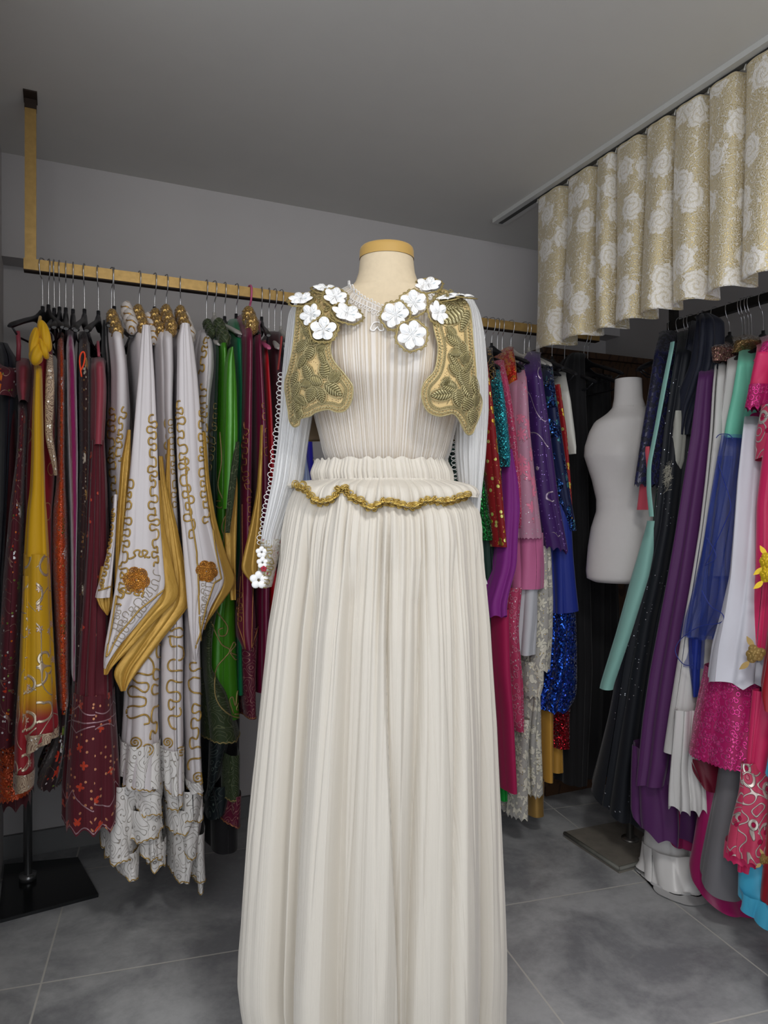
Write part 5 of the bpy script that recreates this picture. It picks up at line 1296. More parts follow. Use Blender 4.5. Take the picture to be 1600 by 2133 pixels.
garment('dark bottle green dress with white lace seen right of the waist', 'dress', 'green_dress', 'bottle green dress behind the waist', 922, 720,
    [('dress_body', fab('bottle_green_velvet', (8, 52, 34), .5, 0, crinkle=.5, sheen=.4), [(720, 905, 940), (900, 905, 948), (1100, 905, 960), (1500, 900, 980)], dict(pl=2.14, nf=3))])
# ---------------------------------------------------------------- right half of the back rail
M_GSEQ = fab('green_teal_sequin_leaves', (20, 90, 40), .4, .2, crinkle=1.0, sequin=dict(s=260, t=1.4, c=(40, 150, 70), lo=.4, m=.8))
M_TEALSEQ = fab('dark_teal_sequin', (6, 60, 56), .4, .2, sequin=dict(s=260, t=1.4, c=(30, 150, 130), lo=.55, m=.8, dens=.45))
M_BGRN = fab('dark_green_crepe', (14, 48, 40), .6, 0, crinkle=.3)
M_BRGRN = fab('bright_green_satin', (8, 150, 50), .35, 0, crinkle=.3)
M_REDG = fab('red_cloth_gold_gems', (146, 16, 24), .55, 0, layers=[dict(k='flower', s=24, r=.40, p=.5, c=(206, 160, 60), m=.7, r_=.25, n=3, h=1.2), dict(k='gem', s=26, r=.18, p=.6, c=(230, 220, 120), m=.5, r_=.1, h=1), dict(k='gem', s=120, r=.2, p=.15, c=(230, 160, 90), m=.5, r_=.1, h=.5)])
M_ZEB = fab('black_gold_zebra_print', (20, 16, 14), .4, .1, layers=[dict(k='squig', s=16, sy=34, n=5, w=.16, c=(190, 150, 84), m=.5, r_=.3, h=.4)])
M_TURQ = fab('turquoise_sequin_net', (24, 106, 128), .45, .1, layers=[dict(k='blotch', s=28, t=.52, c=(70, 60, 110), r_=.5, h=.2, zr=(.9, 1.32))], sequin=dict(s=340, t=1.3, c=(60, 190, 200), lo=.5, m=.6))
M_PURC = fab('magenta_purple_chiffon', (140, 40, 140), .6, 0, crinkle=.3, sheen=.3)
M_PNKS = fab('rose_crystal_net', (190, 60, 100), .5, 0, crinkle=1.0, layers=[dict(k='ring', s=44, r=.32, w=.12, c=(214, 110, 140), m=.2, r_=.3, h=1.4), dict(k='gem', s=90, r=.25, p=.2, c=(250, 220, 230), m=.4, r_=.08, h=1)])
M_RASP = fab('raspberry_crepe', (178, 24, 84), .6, 0, crinkle=.2)
M_RGLD = fab('red_gold_brocade', (170, 24, 20), .4, .1, layers=[dict(k='blotch', s=46, t=.52, c=(206, 140, 44), m=.7, r_=.3, h=.8)], sequin=dict(s=420, t=.8, c=(220, 70, 40), lo=.6, m=.4))
M_PLCE = fab('pale_pink_net_with_flowers', (196, 140, 164), .6, 0, layers=[dict(k='flower', s=20, r=.52, p=.55, c=(232, 130, 160), n=7, h=2.4, dens=.47, ds=7), dict(k='gem', s=120, r=.22, p=.1, c=(250, 245, 250), m=.5, r_=.05, h=1)])
M_PCHF = fab('pink_chiffon', (206, 110, 156), .55, 0, crinkle=.25, sheen=.3)
M_WCHF = fab('white_chiffon', (205, 205, 210), .6, 0, crinkle=.2, sheen=.2)
M_IVL = fab('ivory_floral_lace', (176, 172, 166), .65, 0, layers=[dict(k='flower', s=24, r=.50, p=.7, c=(224, 218, 200), n=6, h=2.2), dict(k='blotch', s=40, t=.56, c=(222, 216, 200), h=1.2), dict(k='gem', s=110, r=.24, p=.12, c=(230, 210, 140), m=.6, r_=.15, h=1)])
M_PRPL = fab('purple_net_silver_scrolls', (62, 26, 96), .5, 0, crinkle=.6, layers=[dict(k='squig', s=7, n=2.5, w=.028, c=(190, 170, 190), m=.5, r_=.3, h=1.5, dens=.44, ds=5), dict(k='gem', s=130, r=.24, p=.12, c=(190, 150, 240), m=.6, r_=.05, h=1)])
M_NSEQ = fab('navy_sequin_teal_leaves', (18, 28, 70), .45, .1, layers=[dict(k='flower', s=30, r=.42, p=.4, c=(70, 130, 140), m=.5, r_=.2, n=4, h=1.2, dens=.42)], sequin=dict(s=240, t=1.3, c=(60, 110, 190), lo=.6, m=.7, dens=.5))
M_RBLU = fab('royal_blue_chiffon', (30, 48, 140), .55, 0, crinkle=.2, sheen=.2)
M_BSEQ = fab('blue_sequin_skirt', (16, 34, 110), .3, .4, sequin=dict(s=200, t=1.2, c=(40, 90, 200), lo=.4, m=.8))
M_OCH = fab('ochre_gold_satin', (204, 152, 66), .4, .1, crinkle=.2)
M_RSEQ = fab('dark_red_sequin', (110, 8, 22), .35, .3, sequin=dict(s=260, t=1.3, c=(190, 20, 40), lo=.4))
D = .26
def G(label, cat, name, short, px, pt, parts, **kw): return garment(label, cat, name, short, px, pt, parts, **kw)
G('dark green dress with sequinned green leaves just right of the blouse', 'dress', 'sequin_dress', 'green sequin dress', 985, 735,
  [('dress_body', M_TEALSEQ, [(740, 975, 1003), (850, 980, 1016), (960, 990, 1026), (1060, 992, 1030)], dict(pl=2.13, depth=D)),
   ('leaf_sequin_panel', M_GSEQ, [(985, 985, 1016), (1060, 990, 1028), (1120, 995, 1036), (1126, 1000, 1034)], dict(pl=2.11, depth=.1, top=False, fa=.006)),
   ('skirt_cloth', M_BGRN, [(1050, 990, 1046), (1200, 1000, 1050), (1380, 1000, 1052)], dict(pl=2.14, depth=D, top=False)),
   ('satin_underskirt', M_BRGRN, [(1500, 1036, 1058), (1672, 1046, 1066)], dict(pl=2.14, depth=D, top=False))], hk='black')
G('deep red robe covered with large gold gem motifs', 'robe', 'gemmed_robe', 'red robe with gold gems', 1010, 738,
  [('robe_body', M_REDG, [(742, 1010, 1018), (800, 1014, 1028), (900, 1020, 1042), (1000, 1030, 1054), (1100, 1040, 1063), (1140, 1045, 1067)], dict(pl=2.07, depth=.12, nf=2, fa=.004)),
   ('robe_lining', fab('dark_maroon_lining', (64, 8, 24), .6), [(1100, 1044, 1062), (1300, 1044, 1060), (1400, 1040, 1052), (1660, 1046, 1062)], dict(pl=2.18, depth=D, top=False))])
G('black and gold animal print dress', 'dress', 'print_dress', 'black and gold print dress', 1024, 722,
  [('dress_body', M_ZEB, [(724, 1015, 1030), (780, 1022, 1042), (870, 1034, 1046), (960, 1038, 1050), (1200, 1045, 1056)], dict(pl=2.12, depth=D, nf=2, fa=.005))])
G('turquoise sequinned dress with purple magenta chiffon skirt', 'dress', 'sequin_dress', 'turquoise sequin dress', 1036, 748,
  [('bodice', M_TURQ, [(752, 1031, 1042), (800, 1037, 1054), (860, 1042, 1064), (920, 1046, 1072), (960, 1052, 1074), (972, 1056, 1068)], dict(pl=2.075, depth=.16, nf=2, fa=.005)),
   ('skirt_cloth', M_PURC, [(935, 1056, 1076), (1000, 1058, 1092), (1060, 1058, 1098), (1120, 1056, 1092), (1180, 1052, 1090), (1220, 1040, 1078), (1262, 1026, 1070), (1286, 1030, 1070)], dict(pl=(2.10, 2.05), depth=.2, nf=4, fa=.012, top=False, hem=.01))])
G('rose net dress scattered with crystals', 'dress', 'crystal_dress', 'rose crystal dress', 1046, 742,
  [('bodice', M_PNKS, [(744, 1039, 1052), (800, 1048, 1068), (880, 1062, 1080), (960, 1070, 1088), (1020, 1078, 1092), (1100, 1084, 1096)], dict(pl=2.09, depth=.2, nf=2, fa=.005)),
   ('raspberry_panel', M_RASP, [(1270, 1046, 1068), (1400, 1050, 1070), (1500, 1060, 1076), (1655, 1068, 1083)], dict(pl=2.07, depth=.12, nf=2, fa=.004, top=False)),
   ('net_skirt', M_PNKS, [(1225, 1066, 1096), (1320, 1066, 1094), (1400, 1068, 1094), (1450, 1070, 1100), (1510, 1076, 1106), (1526, 1086, 1100)], dict(pl=2.10, depth=.2, nf=3, fa=.012, top=False, swirl=.02))])
G('red and gold brocade dress top', 'dress', 'brocade_dress', 'red and gold brocade dress', 1064, 720,
  [('dress_body', M_RGLD, [(722, 1060, 1074), (760, 1066, 1084), (830, 1070, 1088), (900, 1078, 1090), (1100, 1084, 1094)], dict(pl=2.12, depth=D, nf=2))], hk='white')
G('pale pink net robe with raised pink flowers over pink chiffon', 'robe', 'flowered_robe', 'pink robe with raised flowers', 1092, 752,
  [('net_robe', M_PLCE, [(755, 1084, 1100), (800, 1085, 1108), (900, 1087, 1114), (1000, 1089, 1126), (1060, 1091, 1134), (1122, 1091, 1142)], dict(pl=2.065, depth=.14, nf=2, fa=.006, hem=.006, hn=14)),
   ('chiffon_skirt', M_PCHF, [(1110, 1092, 1146), (1180, 1088, 1150), (1228, 1083, 1150)], dict(pl=2.085, depth=.16, nf=3, fa=.012, top=False)),
   ('white_underskirt', M_WCHF, [(1215, 1096, 1132), (1300, 1093, 1131), (1366, 1088, 1128)], dict(pl=2.10, depth=.14, nf=3, fa=.010, top=False))], hk='black')
g, o = G('ivory floral lace dress reaching almost to the floor', 'dress', 'lace_dress', 'ivory lace dress', 1102, 734,
  [('dress_body', M_IVL, [(736, 1096, 1108), (780, 1104, 1118), (850, 1110, 1122), (1000, 1116, 1132), (1150, 1130, 1160), (1250, 1128, 1167), (1330, 1124, 1167), (1392, 1112, 1164), (1400, 1120, 1163)], dict(pl=2.11, depth=.22, nf=3, fa=.008, hem=.012, hn=12)),
   ('lace_tier', M_IVL, [(1380, 1104, 1150), (1430, 1106, 1148), (1456, 1108, 1136)], dict(pl=2.12, depth=.2, nf=4, fa=.014, top=False, hem=.012, hn=10)),
   ('lace_tier', M_IVL, [(1440, 1112, 1136), (1550, 1100, 1140), (1600, 1102, 1142), (1662, 1104, 1144)], dict(pl=2.13, depth=.2, nf=4, fa=.014, top=False, hem=.016, hn=9)),
   ('lace_tier', M_IVL, [(1500, 1094, 1112), (1600, 1086, 1108), (1710, 1079, 1110)], dict(pl=2.10, depth=.16, nf=3, fa=.010, top=False, hem=.012, hn=9)),
   ('gold_satin_hem', fab('gold_foil_satin', (190, 150, 84), .3, .6), [(1630, 1110, 1142), (1703, 1112, 1142)], dict(pl=2.17, depth=.1, nf=1, fa=.003, top=False))], hk='white')
G('purple net dress with silver scroll cord and beaded hem', 'dress', 'scroll_dress', 'purple net dress', 1120, 728,
  [('dress_body', M_PRPL, [(732, 1106, 1134), (760, 1112, 1136), (850, 1120, 1150), (950, 1124, 1166), (1050, 1132, 1180), (1110, 1142, 1192), (1148, 1150, 1199)], dict(pl=2.065, depth=.18, nf=3, fa=.010, hem=.014, hn=9, slant=.012))])
G('navy sequinned dress with teal leaves over royal blue chiffon', 'dress', 'sequin_dress', 'navy sequin dress', 1150, 752,
  [('bodice', M_NSEQ, [(756, 1138, 1156), (850, 1146, 1172), (950, 1156, 1188), (1050, 1172, 1202), (1106, 1190, 1210)], dict(pl=2.085, depth=.2, nf=2, fa=.006)),
   ('chiffon_skirt', M_RBLU, [(1040, 1164, 1200), (1150, 1165, 1208), (1220, 1168, 1216), (1276, 1168, 1224)], dict(pl=2.10, depth=.2, nf=4, fa=.014, top=False, slant=-.008)),
   ('sequin_skirt', M_BSEQ, [(1250, 1168, 1212), (1350, 1165, 1217), (1420, 1160, 1220), (1462, 1142, 1222), (1486, 1148, 1196)], dict(pl=2.12, depth=.2, nf=3, fa=.014, top=False, hem=.01))])
G('white satin robe with red trim at the end of the back rail', 'robe', 'satin_robe', 'white satin robe at the rail end', 1176, 770,
  [('robe_body', fab('white_soft_satin', (214, 212, 204), .4, 0, crinkle=.5), [(775, 1168, 1184), (830, 1176, 1198), (900, 1184, 1208), (930, 1192, 1209), (945, 1196, 1206)], dict(pl=2.10, depth=.2, nf=2, fa=.008)),
   ('red_trim', M_REDG, [(800, 1162, 1170), (900, 1176, 1184), (1000, 1184, 1192), (1080, 1190, 1196)], dict(pl=2.09, depth=.06, nf=1, fa=.002, top=False)),
   ('gold_skirt', M_OCH, [(1480, 1143, 1158), (1632, 1143, 1158)], dict(pl=2.18, depth=.12, nf=2, fa=.006, top=False)),
   ('gold_skirt', M_OCH, [(1500, 1158, 1176), (1612, 1158, 1182)], dict(pl=2.26, depth=.12, nf=2, fa=.006, top=False)),
   ('red_sequin_hem', M_RSEQ, [(1440, 1164, 1200), (1562, 1168, 1196)], dict(pl=2.22, depth=.12, nf=2, fa=.008, top=False))])
garment('black dress in the shadow right of the sequinned dresses', 'dress', 'black_dress', 'black dress at the dark rail end', 1216, 735,
  [('dress_body', M_BLK, [(735, 1196, 1228), (900, 1198, 1236), (1100, 1200, 1240), (1400, 1200, 1250), (1640, 1196, 1236)], dict(pl=2.22, depth=.18, nf=4))])
garment('black gown hanging in the darkest corner by the dress form', 'dress', 'black_dress', 'black gown in the dark corner', 1224, 770,
  [('dress_body', M_BLK, [(780, 1236, 1280), (950, 1232, 1290), (1200, 1225, 1300), (1450, 1215, 1310), (1620, 1205, 1310)], dict(pl=2.30, depth=.10, nf=5, rail=2.335))])

# ---------------------------------------------------------------- white dress form in the corner
wf = on_plane(1306, 1755, 2, 0) if False else None
bx, by = c2w(0.885, 2.59, 0)[:2]
M_WF = plain('white_jersey_form', (206, 202, 200), .8, bump=.2, bs=70, var=.04, spec=.2)
df = thing('dress_form', 'plain white dress form standing undressed in the right-hand corner', 'dress form', (bx, by, 0))
rows = [(790, 1282, 1336), (830, 1280, 1338), (850, 1276, 1345), (862, 1264, 1360), (878, 1240, 1384), (900, 1228, 1396), (930, 1219, 1402), (950, 1218, 1402), (975, 1226, 1398), (1000, 1234, 1390), (1040, 1243, 1380), (1065, 1243, 1380), (1100, 1232, 1390), (1140, 1226, 1398), (1190, 1222, 1400), (1206, 1224, 1396), (1212, 1240, 1380)]
ra = np.array(rows, float); ys = np.concatenate([[790], np.linspace(791, 1210, 80), [1212]])
C, A_, B_ = [], [], []
Yd = 2.59
P = np.zeros((len(ys), 73, 3))
for i, y in enumerate(ys):
    xl, xr = np.interp(y, ra[:, 0], ra[:, 1]), np.interp(y, ra[:, 0], ra[:, 2])
    x0, x1 = xx(xl, Yd), xx(xr, Yd); c, hw = (x0 + x1) / 2, (x1 - x0) / 2
    hd = hw * np.interp(y, [790, 850, 900, 950, 1050, 1200], [.95, .8, .55, .62, .68, .66])
    for j in range(73):
        a = 2 * PI * j / 72
        b_ = 0.02 * math.exp(-((y - 948) / 34.0) ** 2) * (math.exp(-((math.sin(a) - .45) / .3) ** 2) + math.exp(-((math.sin(a) + .45) / .3) ** 2)) if math.cos(a) > 0 else 0
        P[i, j] = c2w(c + hw * math.sin(a), Yd - (hd + b_) * math.cos(a), zz(y, Yd))
mb = MB(); mb.grid(P); 
for r_ in (0, -1): mb.grid(np.stack([P[r_], np.repeat(P[r_, :-1].mean(0)[None], 73, 0)]))
mb.build('torso', M_WF, df)
mb = MB(); mb.tube(P[12] * [1, 1, 1], .0012, 5); mb.build('neck_seam', M_WF, df)
Pc = P[3].mean(0)
mb = MB(); mb.tube([(bx, by, 0.02), (bx, by, 0.97)], .014, 16); mb.tube([(bx, by, 0.018), (bx, by, 0.03)], .03, 16); mb.build('stand_pole', plain('dull_steel_pole', (130, 128, 124), .35, .8), df)
def quadplate(name, mat, pix, h, parent, edge=None):
    pts = [on_plane(x, y, 2, h) for x, y in pix]
    mb = MB(); V = [(*p[:2], h) for p in pts] + [(*p[:2], 0.0) for p in pts]
    n = len(pts); mb.add(V, [tuple(range(n))] + [(i, i + n, (i + 1) % n + n, (i + 1) % n) for i in range(n)], [(v[0], v[1]) for v in V])
    return mb.build(name, mat, parent, smooth=False), pts
M_BASE = plain('worn_grey_wood_plate', (140, 134, 124), .6, bump=.3, bs=30, var=.4)
pp, pts = quadplate('base_plate', M_BASE, [(1176, 1732), (1290, 1806), (1400, 1775), (1300, 1708)], .022, df)
mb = MB(); mb.tube([pts[0] + [0, 0, -.006], pts[1] + [0, 0, -.006]], .007, 6); mb.tube([pts[1] + [0, 0, -.006], pts[2] + [0, 0, -.006]], .007, 6); mb.build('base_edge', plain('chipped_pale_edge', (120, 120, 112), .6, var=.5, bs=25), df)

# black low plate and chrome pole at the left
st = thing('garment_stand', 'black glossy floor plate with a chrome pole at the lower left', 'stand', on_plane(58, 1832, 2, 0))
M_GLB = plain('black_glossy_plate', (20, 22, 24), .18, spec=.6)
quadplate('base_plate', M_GLB, [(-4, 1917), (205, 1862), (162, 1785), (9, 1800)], .010, st)
p0 = on_plane(58, 1832, 2, .01)
mb = MB(); mb.tube([p0, p0 + [0, 0, 1.05]], .0135, 18); mb.tube([p0, p0 + [0, 0, .02]], .026, 18); mb.build('stand_pole', plain('grey_chrome_pole', (150, 150, 150), .25, .8), st)
mb = MB(); mb.tube([p0 + [-.05, 0, 1.05], p0 + [.10, 0, 1.05]], .012, 12); mb.build('cross_bar', plain('grey_chrome_bar', (150, 150, 150), .25, .8), st)

# ---------------------------------------------------------------- right rail behind the curtain
RG = lambda *a, **k: garment(*a, ax=0, **k)
M_NLACE = fab('navy_black_lace', (16, 18, 40), .6, 0, layers=[dict(k='blotch', s=60, t=.5, c=(30, 32, 70), h=1.0)])
M_MINT = fab('mint_crepe', (140, 190, 180), .6, 0, crinkle=.2)
M_MINTB = fab('bright_mint_satin', (120, 206, 178), .45, 0, crinkle=.3)
M_GLIT = fab('black_glitter_gown', (20, 24, 32), .6, 0, crinkle=.3, layers=[dict(k='gem', s=90, r=.16, p=.12, c=(235, 240, 250), m=.8, r_=.1, h=.5, dens=.48)])
M_CORAL = fab('coral_satin', (214, 90, 104), .5, 0)
M_NVEL = fab('midnight_blue_velvet', (26, 30, 46), .6, 0, crinkle=1.6, sheen=.15)
M_PURP = fab('plum_purple_chiffon', (84, 36, 92), .6, 0, crinkle=.2, sheen=.25)
M_WGRY = fab('soft_white_chiffon', (208, 206, 204), .6, 0, crinkle=.15, sheen=.2)
M_WCOOL = fab('cool_white_chiffon', (214, 214, 224), .55, 0, crinkle=.15, sheen=.2)
M_OBLU = fab('sheer_cobalt_organza', (40, 66, 160), .45, 0, crinkle=.2, alpha=.40, trans=.1)
M_OBLD = fab('cobalt_organza_edge', (30, 50, 140), .5, 0)
M_MBEAD = fab('magenta_bead_panel', (170, 16, 92), .5, 0, layers=[dict(k='ring', s=55, r=.36, w=.14, c=(226, 50, 140), m=.4, r_=.15, h=2), dict(k='gem', s=75, r=.3, p=.5, c=(236, 70, 150), m=.3, r_=.12, h=2, off=3.)])
M_MAGS = fab('deep_magenta_satin', (156, 22, 92), .38, 0, crinkle=.3)
M_GCHF = fab('grey_chiffon', (112, 110, 114), .65, 0, crinkle=.2)
M_PINK = fab('hot_pink_crepe', (214, 44, 100), .45, 0, crinkle=.4, layers=[])
M_PEMB = fab('pink_silver_scroll_embroidery', (200, 60, 96), .5, 0, layers=[dict(k='squig', s=20, n=4, w=.13, c=(206, 192, 186), m=.3, r_=.35, h=2.0), dict(k='ring', s=16, r=.30, w=.09, c=(214, 204, 196), m=.4, r_=.3, h=2.0, p=.7), dict(k='gem', s=16, r=.12, c=(170, 20, 70), r_=.08, h=1.5)])
M_DRED = fab('dark_red_chiffon', (150, 18, 34), .5, 0, crinkle=.3)
M_SKY = fab('sky_blue_satin', (70, 176, 214), .45, 0, crinkle=.3)
M_BROC = fab('red_gold_vine_brocade', (180, 40, 66), .5, .1, layers=[dict(k='squig', s=36, n=5, w=.15, c=(190, 150, 80), m=.6, r_=.3, h=1.2)])
M_WSAT = fab('white_duchess_satin', (220, 218, 216), .32, 0, crinkle=.3, spec=.6)
M_BEADG = fab('sequin_bead_neck', (110, 70, 70), .4, .3, sequin=dict(s=300, t=1.2, c=(190, 150, 130), lo=.4))
M_GOLDG = fab('dull_gold_glitter', (128, 100, 66), .5, .3, sequin=dict(s=380, t=1.0, c=(170, 140, 90), lo=.4))

RG('narrow navy lace dress nearest the white dress form', 'dress', 'lace_dress', 'navy lace dress', 1400, 685,
   [('dress_body', M_NLACE, [(690, 1368, 1392), (720, 1356, 1378), (800, 1343, 1368), (900, 1326, 1352), (980, 1314, 1340), (1012, 1310, 1334)], dict(pl=(1.86, 1.74), depth=.26, nf=3, fa=.006, hem=.012, hn=12)),
    ('coral_panel', M_CORAL, [(930, 1343, 1350), (1000, 1331, 1348), (1062, 1323, 1350)], dict(pl=1.775, depth=.012, nf=1, fa=.003, top=False))], yaw=.1)
g, o = RG('black glitter gown with pale mint lining edge spreading to the floor', 'gown', 'glitter_gown', 'black glitter gown', 1432, 690,
   [('gown_body', M_GLIT, [(690, 1400, 1432), (800, 1380, 1415), (900, 1362, 1402), (1000, 1350, 1395), (1100, 1338, 1385), (1200, 1305, 1370), (1300, 1278, 1350), (1400, 1256, 1335), (1500, 1238, 1322), (1600, 1215, 1312), (1680, 1196, 1306)], dict(pl=(1.86, 1.72), depth=.34, nf=5, fa=.018, slant=.05)),
    ('mint_edge', M_MINT, [(712, 1396, 1404), (800, 1378, 1387), (900, 1360, 1368), (970, 1346, 1354), (1020, 1345, 1354), (1076, 1351, 1360)], dict(pl=(1.80, 1.72), depth=.008, nf=1, fa=.001, top=False, k=60))], yaw=.1)
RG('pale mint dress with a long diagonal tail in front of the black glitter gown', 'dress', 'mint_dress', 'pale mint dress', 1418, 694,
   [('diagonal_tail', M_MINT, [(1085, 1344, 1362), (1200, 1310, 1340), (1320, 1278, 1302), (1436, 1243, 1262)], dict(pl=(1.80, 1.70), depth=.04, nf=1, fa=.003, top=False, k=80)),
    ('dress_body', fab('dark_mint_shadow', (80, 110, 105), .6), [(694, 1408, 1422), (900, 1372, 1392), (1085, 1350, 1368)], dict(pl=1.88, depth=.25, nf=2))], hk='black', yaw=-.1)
g, o = RG('midnight blue velvet jacket slumped from its hanger beside the purple gown', 'jacket', 'velvet_jacket', 'midnight blue velvet jacket', 1462, 652,
   [('jacket_body', M_NVEL, [(655, 1442, 1472), (700, 1434, 1476), (760, 1425, 1470), (820, 1398, 1452), (850, 1396, 1436), (905, 1405, 1422)], dict(pl=1.86, depth=.10, nf=3, fa=.014, sh=12, rail=1.93)),
    ('sleeve', M_NVEL, [(670, 1430, 1446), (760, 1412, 1436), (900, 1386, 1415), (1080, 1360, 1392)], dict(pl=1.89, depth=.10, nf=2, fa=.006)),
    ('ivory_sleeve', fab('ivory_gauze_sleeve', (196, 196, 186), .6, 0, alpha=.8), [(855, 1404, 1410), (900, 1394, 1412), (960, 1382, 1408), (990, 1380, 1398)], dict(pl=1.85, depth=.05, nf=2, fa=.004, top=False, k=80))], yaw=0)
mb = MB(); rr2 = random.Random(4)                           # tuft of fur trim: short tapering hairs
for q in range(420):
    c0 = on_plane(1388 + rr2.gauss(0, 6), 992 + rr2.gauss(0, 12), 0, 1.84); d = np.array([-.6, rr2.gauss(.3, .6), rr2.gauss(-.5, .7)]); d /= np.linalg.norm(d)
    mb.tube([c0, c0 + d * .010, c0 + d * .020 + [0, 0, -.004]], [.0008, .0006, .0001], 3)
mb.build('fur_cuff', fab('ivory_fur', (200, 196, 180), .8), g)
RG('plum purple chiffon gown falling in long straight folds', 'gown', 'chiffon_gown', 'plum purple gown', 1464, 734,
   [('gown_body', M_PURP, [(738, 1450, 1476), (800, 1436, 1474), (900, 1420, 1470), (1000, 1402, 1458), (1100, 1386, 1444), (1200, 1368, 1430), (1300, 1348, 1414), (1400, 1328, 1398), (1500, 1312, 1384), (1600, 1302, 1372), (1640, 1300, 1362)], dict(pl=(1.85, 1.66), depth=(.34), nf=7, fa=.024, slant=-.01)),
    ('underlayer', M_PURP, [(1560, 1290, 1372), (1640, 1286, 1378), (1705, 1284, 1384), (1730, 1290, 1384)], dict(pl=(1.69, 1.69), depth=.3, nf=6, fa=.02, top=False, slant=.03, hem=.02))], yaw=0)
RG('grey-white chiffon gown with beaded shoulder and ruffled hem beside the purple gown', 'gown', 'chiffon_gown', 'grey-white gown with beaded shoulder', 1490, 712,
   [('gown_body', M_WGRY, [(738, 1478, 1506), (800, 1470, 1500), (900, 1464, 1494), (1000, 1456, 1482), (1100, 1446, 1468), (1200, 1430, 1454), (1300, 1412, 1440), (1400, 1392, 1436), (1480, 1378, 1428), (1570, 1366, 1410)], dict(pl=(1.85, 1.68), depth=.3, nf=5, fa=.016)),
    ('ruffled_hem', M_WGRY, [(1480, 1392, 1428), (1600, 1380, 1424), (1660, 1370, 1434), (1690, 1370, 1436)], dict(pl=(1.68, 1.67), depth=.2, nf=7, fa=.02, top=False, hem=.02, hn=8)),
    ('beaded_shoulder', M_BEADG, [(712, 1470, 1498), (730, 1470, 1504), (752, 1474, 1500)], dict(pl=1.87, depth=.2, nf=2, fa=.004, sh=10))], yaw=.05)
RG('warm grey chiffon gown with dull gold sequinned shoulders', 'gown', 'chiffon_gown', 'warm grey gown with gold shoulders', 1520, 704,
   [('gown_body', M_WGRY, [(722, 1506, 1534), (800, 1496, 1524), (900, 1486, 1508), (1000, 1476, 1500), (1200, 1450, 1490)], dict(pl=(1.86, 1.80), depth=.3, nf=4, fa=.012)),
    ('sequinned_shoulder', M_GOLDG, [(700, 1514, 1552), (712, 1512, 1560), (735, 1510, 1540)], dict(pl=1.90, depth=.2, nf=2, fa=.004, sh=10))], yaw=.05)
g, o = RG('mint satin jacket with a sheer cobalt blue scarf skirt', 'dress', 'mint_dress', 'mint satin top with cobalt skirt', 1546, 712,
   [('satin_top', M_MINTB, [(714, 1534, 1554), (760, 1524, 1552), (820, 1512, 1546), (870, 1500, 1534), (912, 1492, 1528)], dict(pl=1.83, depth=.26, nf=2, fa=.006)),
    ('cobalt_layer', M_OBLU, [(905, 1494, 1526), (960, 1480, 1524), (1050, 1462, 1512), (1150, 1442, 1506), (1230, 1424, 1508), (1275, 1412, 1512), (1292, 1408, 1490), (1330, 1406, 1460)], dict(pl=(1.80, 1.70), depth=.10, nf=4, fa=.020, top=False, slant=.0, k=200)),
    ('cobalt_layer', M_OBLU, [(950, 1482, 1510), (1100, 1456, 1480), (1250, 1424, 1460), (1330, 1406, 1452), (1392, 1416, 1448)], dict(pl=(1.83, 1.72), depth=.05, nf=3, fa=.010, top=False)),
    ('cobalt_tail', M_OBLD, [(1330, 1430, 1452), (1400, 1432, 1448), (1452, 1440, 1446)], dict(pl=1.73, depth=.03, nf=2, fa=.004, top=False, k=60))], yaw=0)
mb = MB()
for pts in ([(1492, 912), (1500, 905), (1518, 905), (1527, 914)], [(1496, 960), (1503, 985), (1522, 1050), (1510, 1090), (1470, 1175)], [(1472, 1120), (1488, 1146), (1490, 1164), (1468, 1178)], [(1462, 1230), (1480, 1262), (1502, 1276), (1508, 1288), (1498, 1298), (1460, 1304), (1424, 1326), (1408, 1348), (1410, 1366), (1425, 1384), (1445, 1386)]):
    q = [on_plane(x, y, 0, 1.78 if y < 1000 else 1.735 if y < 1200 else 1.70) for x, y in smooth_path(pts, 8)]; mb.tube(q, .0013, 5)
mb.build('rolled_edge', M_OBLD, o[1][0])
RG('cool white chiffon gown with magenta beaded panel at its hem', 'gown', 'chiffon_gown', 'cool white gown with magenta hem', 1552, 842,
   [('gown_body', M_WCOOL, [(846, 1544, 1562), (900, 1532, 1562), (1000, 1518, 1556), (1100, 1508, 1552), (1200, 1496, 1550), (1280, 1474, 1548), (1350, 1452, 1544), (1425, 1440, 1540)], dict(pl=(1.81, 1.66), depth=.26, nf=5, fa=.022, slant=.0, hem=.015, hn=4)),
    ('beaded_panel', M_MBEAD, [(1395, 1444, 1540), (1450, 1430, 1546), (1520, 1414, 1550), (1592, 1402, 1548)], dict(pl=(1.70, 1.665), depth=.2, nf=3, fa=.008, top=False, hem=.006, hn=26)),
    ('red_lining', fab('dark_cherry_lining', (110, 12, 40), .5), [(1580, 1406, 1470), (1640, 1448, 1480)], dict(pl=1.72, depth=.2, nf=2, fa=.008, top=False, slant=.02))], yaw=0, hk='black')
g, o = RG('deep magenta satin gown whose train sweeps down behind the grey chiffon', 'gown', 'satin_gown', 'deep magenta gown', 1560, 800,
   [('gown_body', M_MAGS, [(800, 1552, 1572), (1200, 1520, 1552), (1590, 1448, 1500), (1640, 1440, 1500), (1720, 1424, 1500), (1800, 1410, 1500), (1842, 1399, 1505), (1862, 1402, 1520)], dict(pl=(1.90, 1.71), depth=.36, nf=4, fa=.018, slant=.055)),
    ('inner_layer', M_MAGS, [(1640, 1390, 1430), (1760, 1375, 1425)], dict(pl=1.78, depth=.3, nf=3, fa=.014, top=False, slant=.02))], yaw=0)
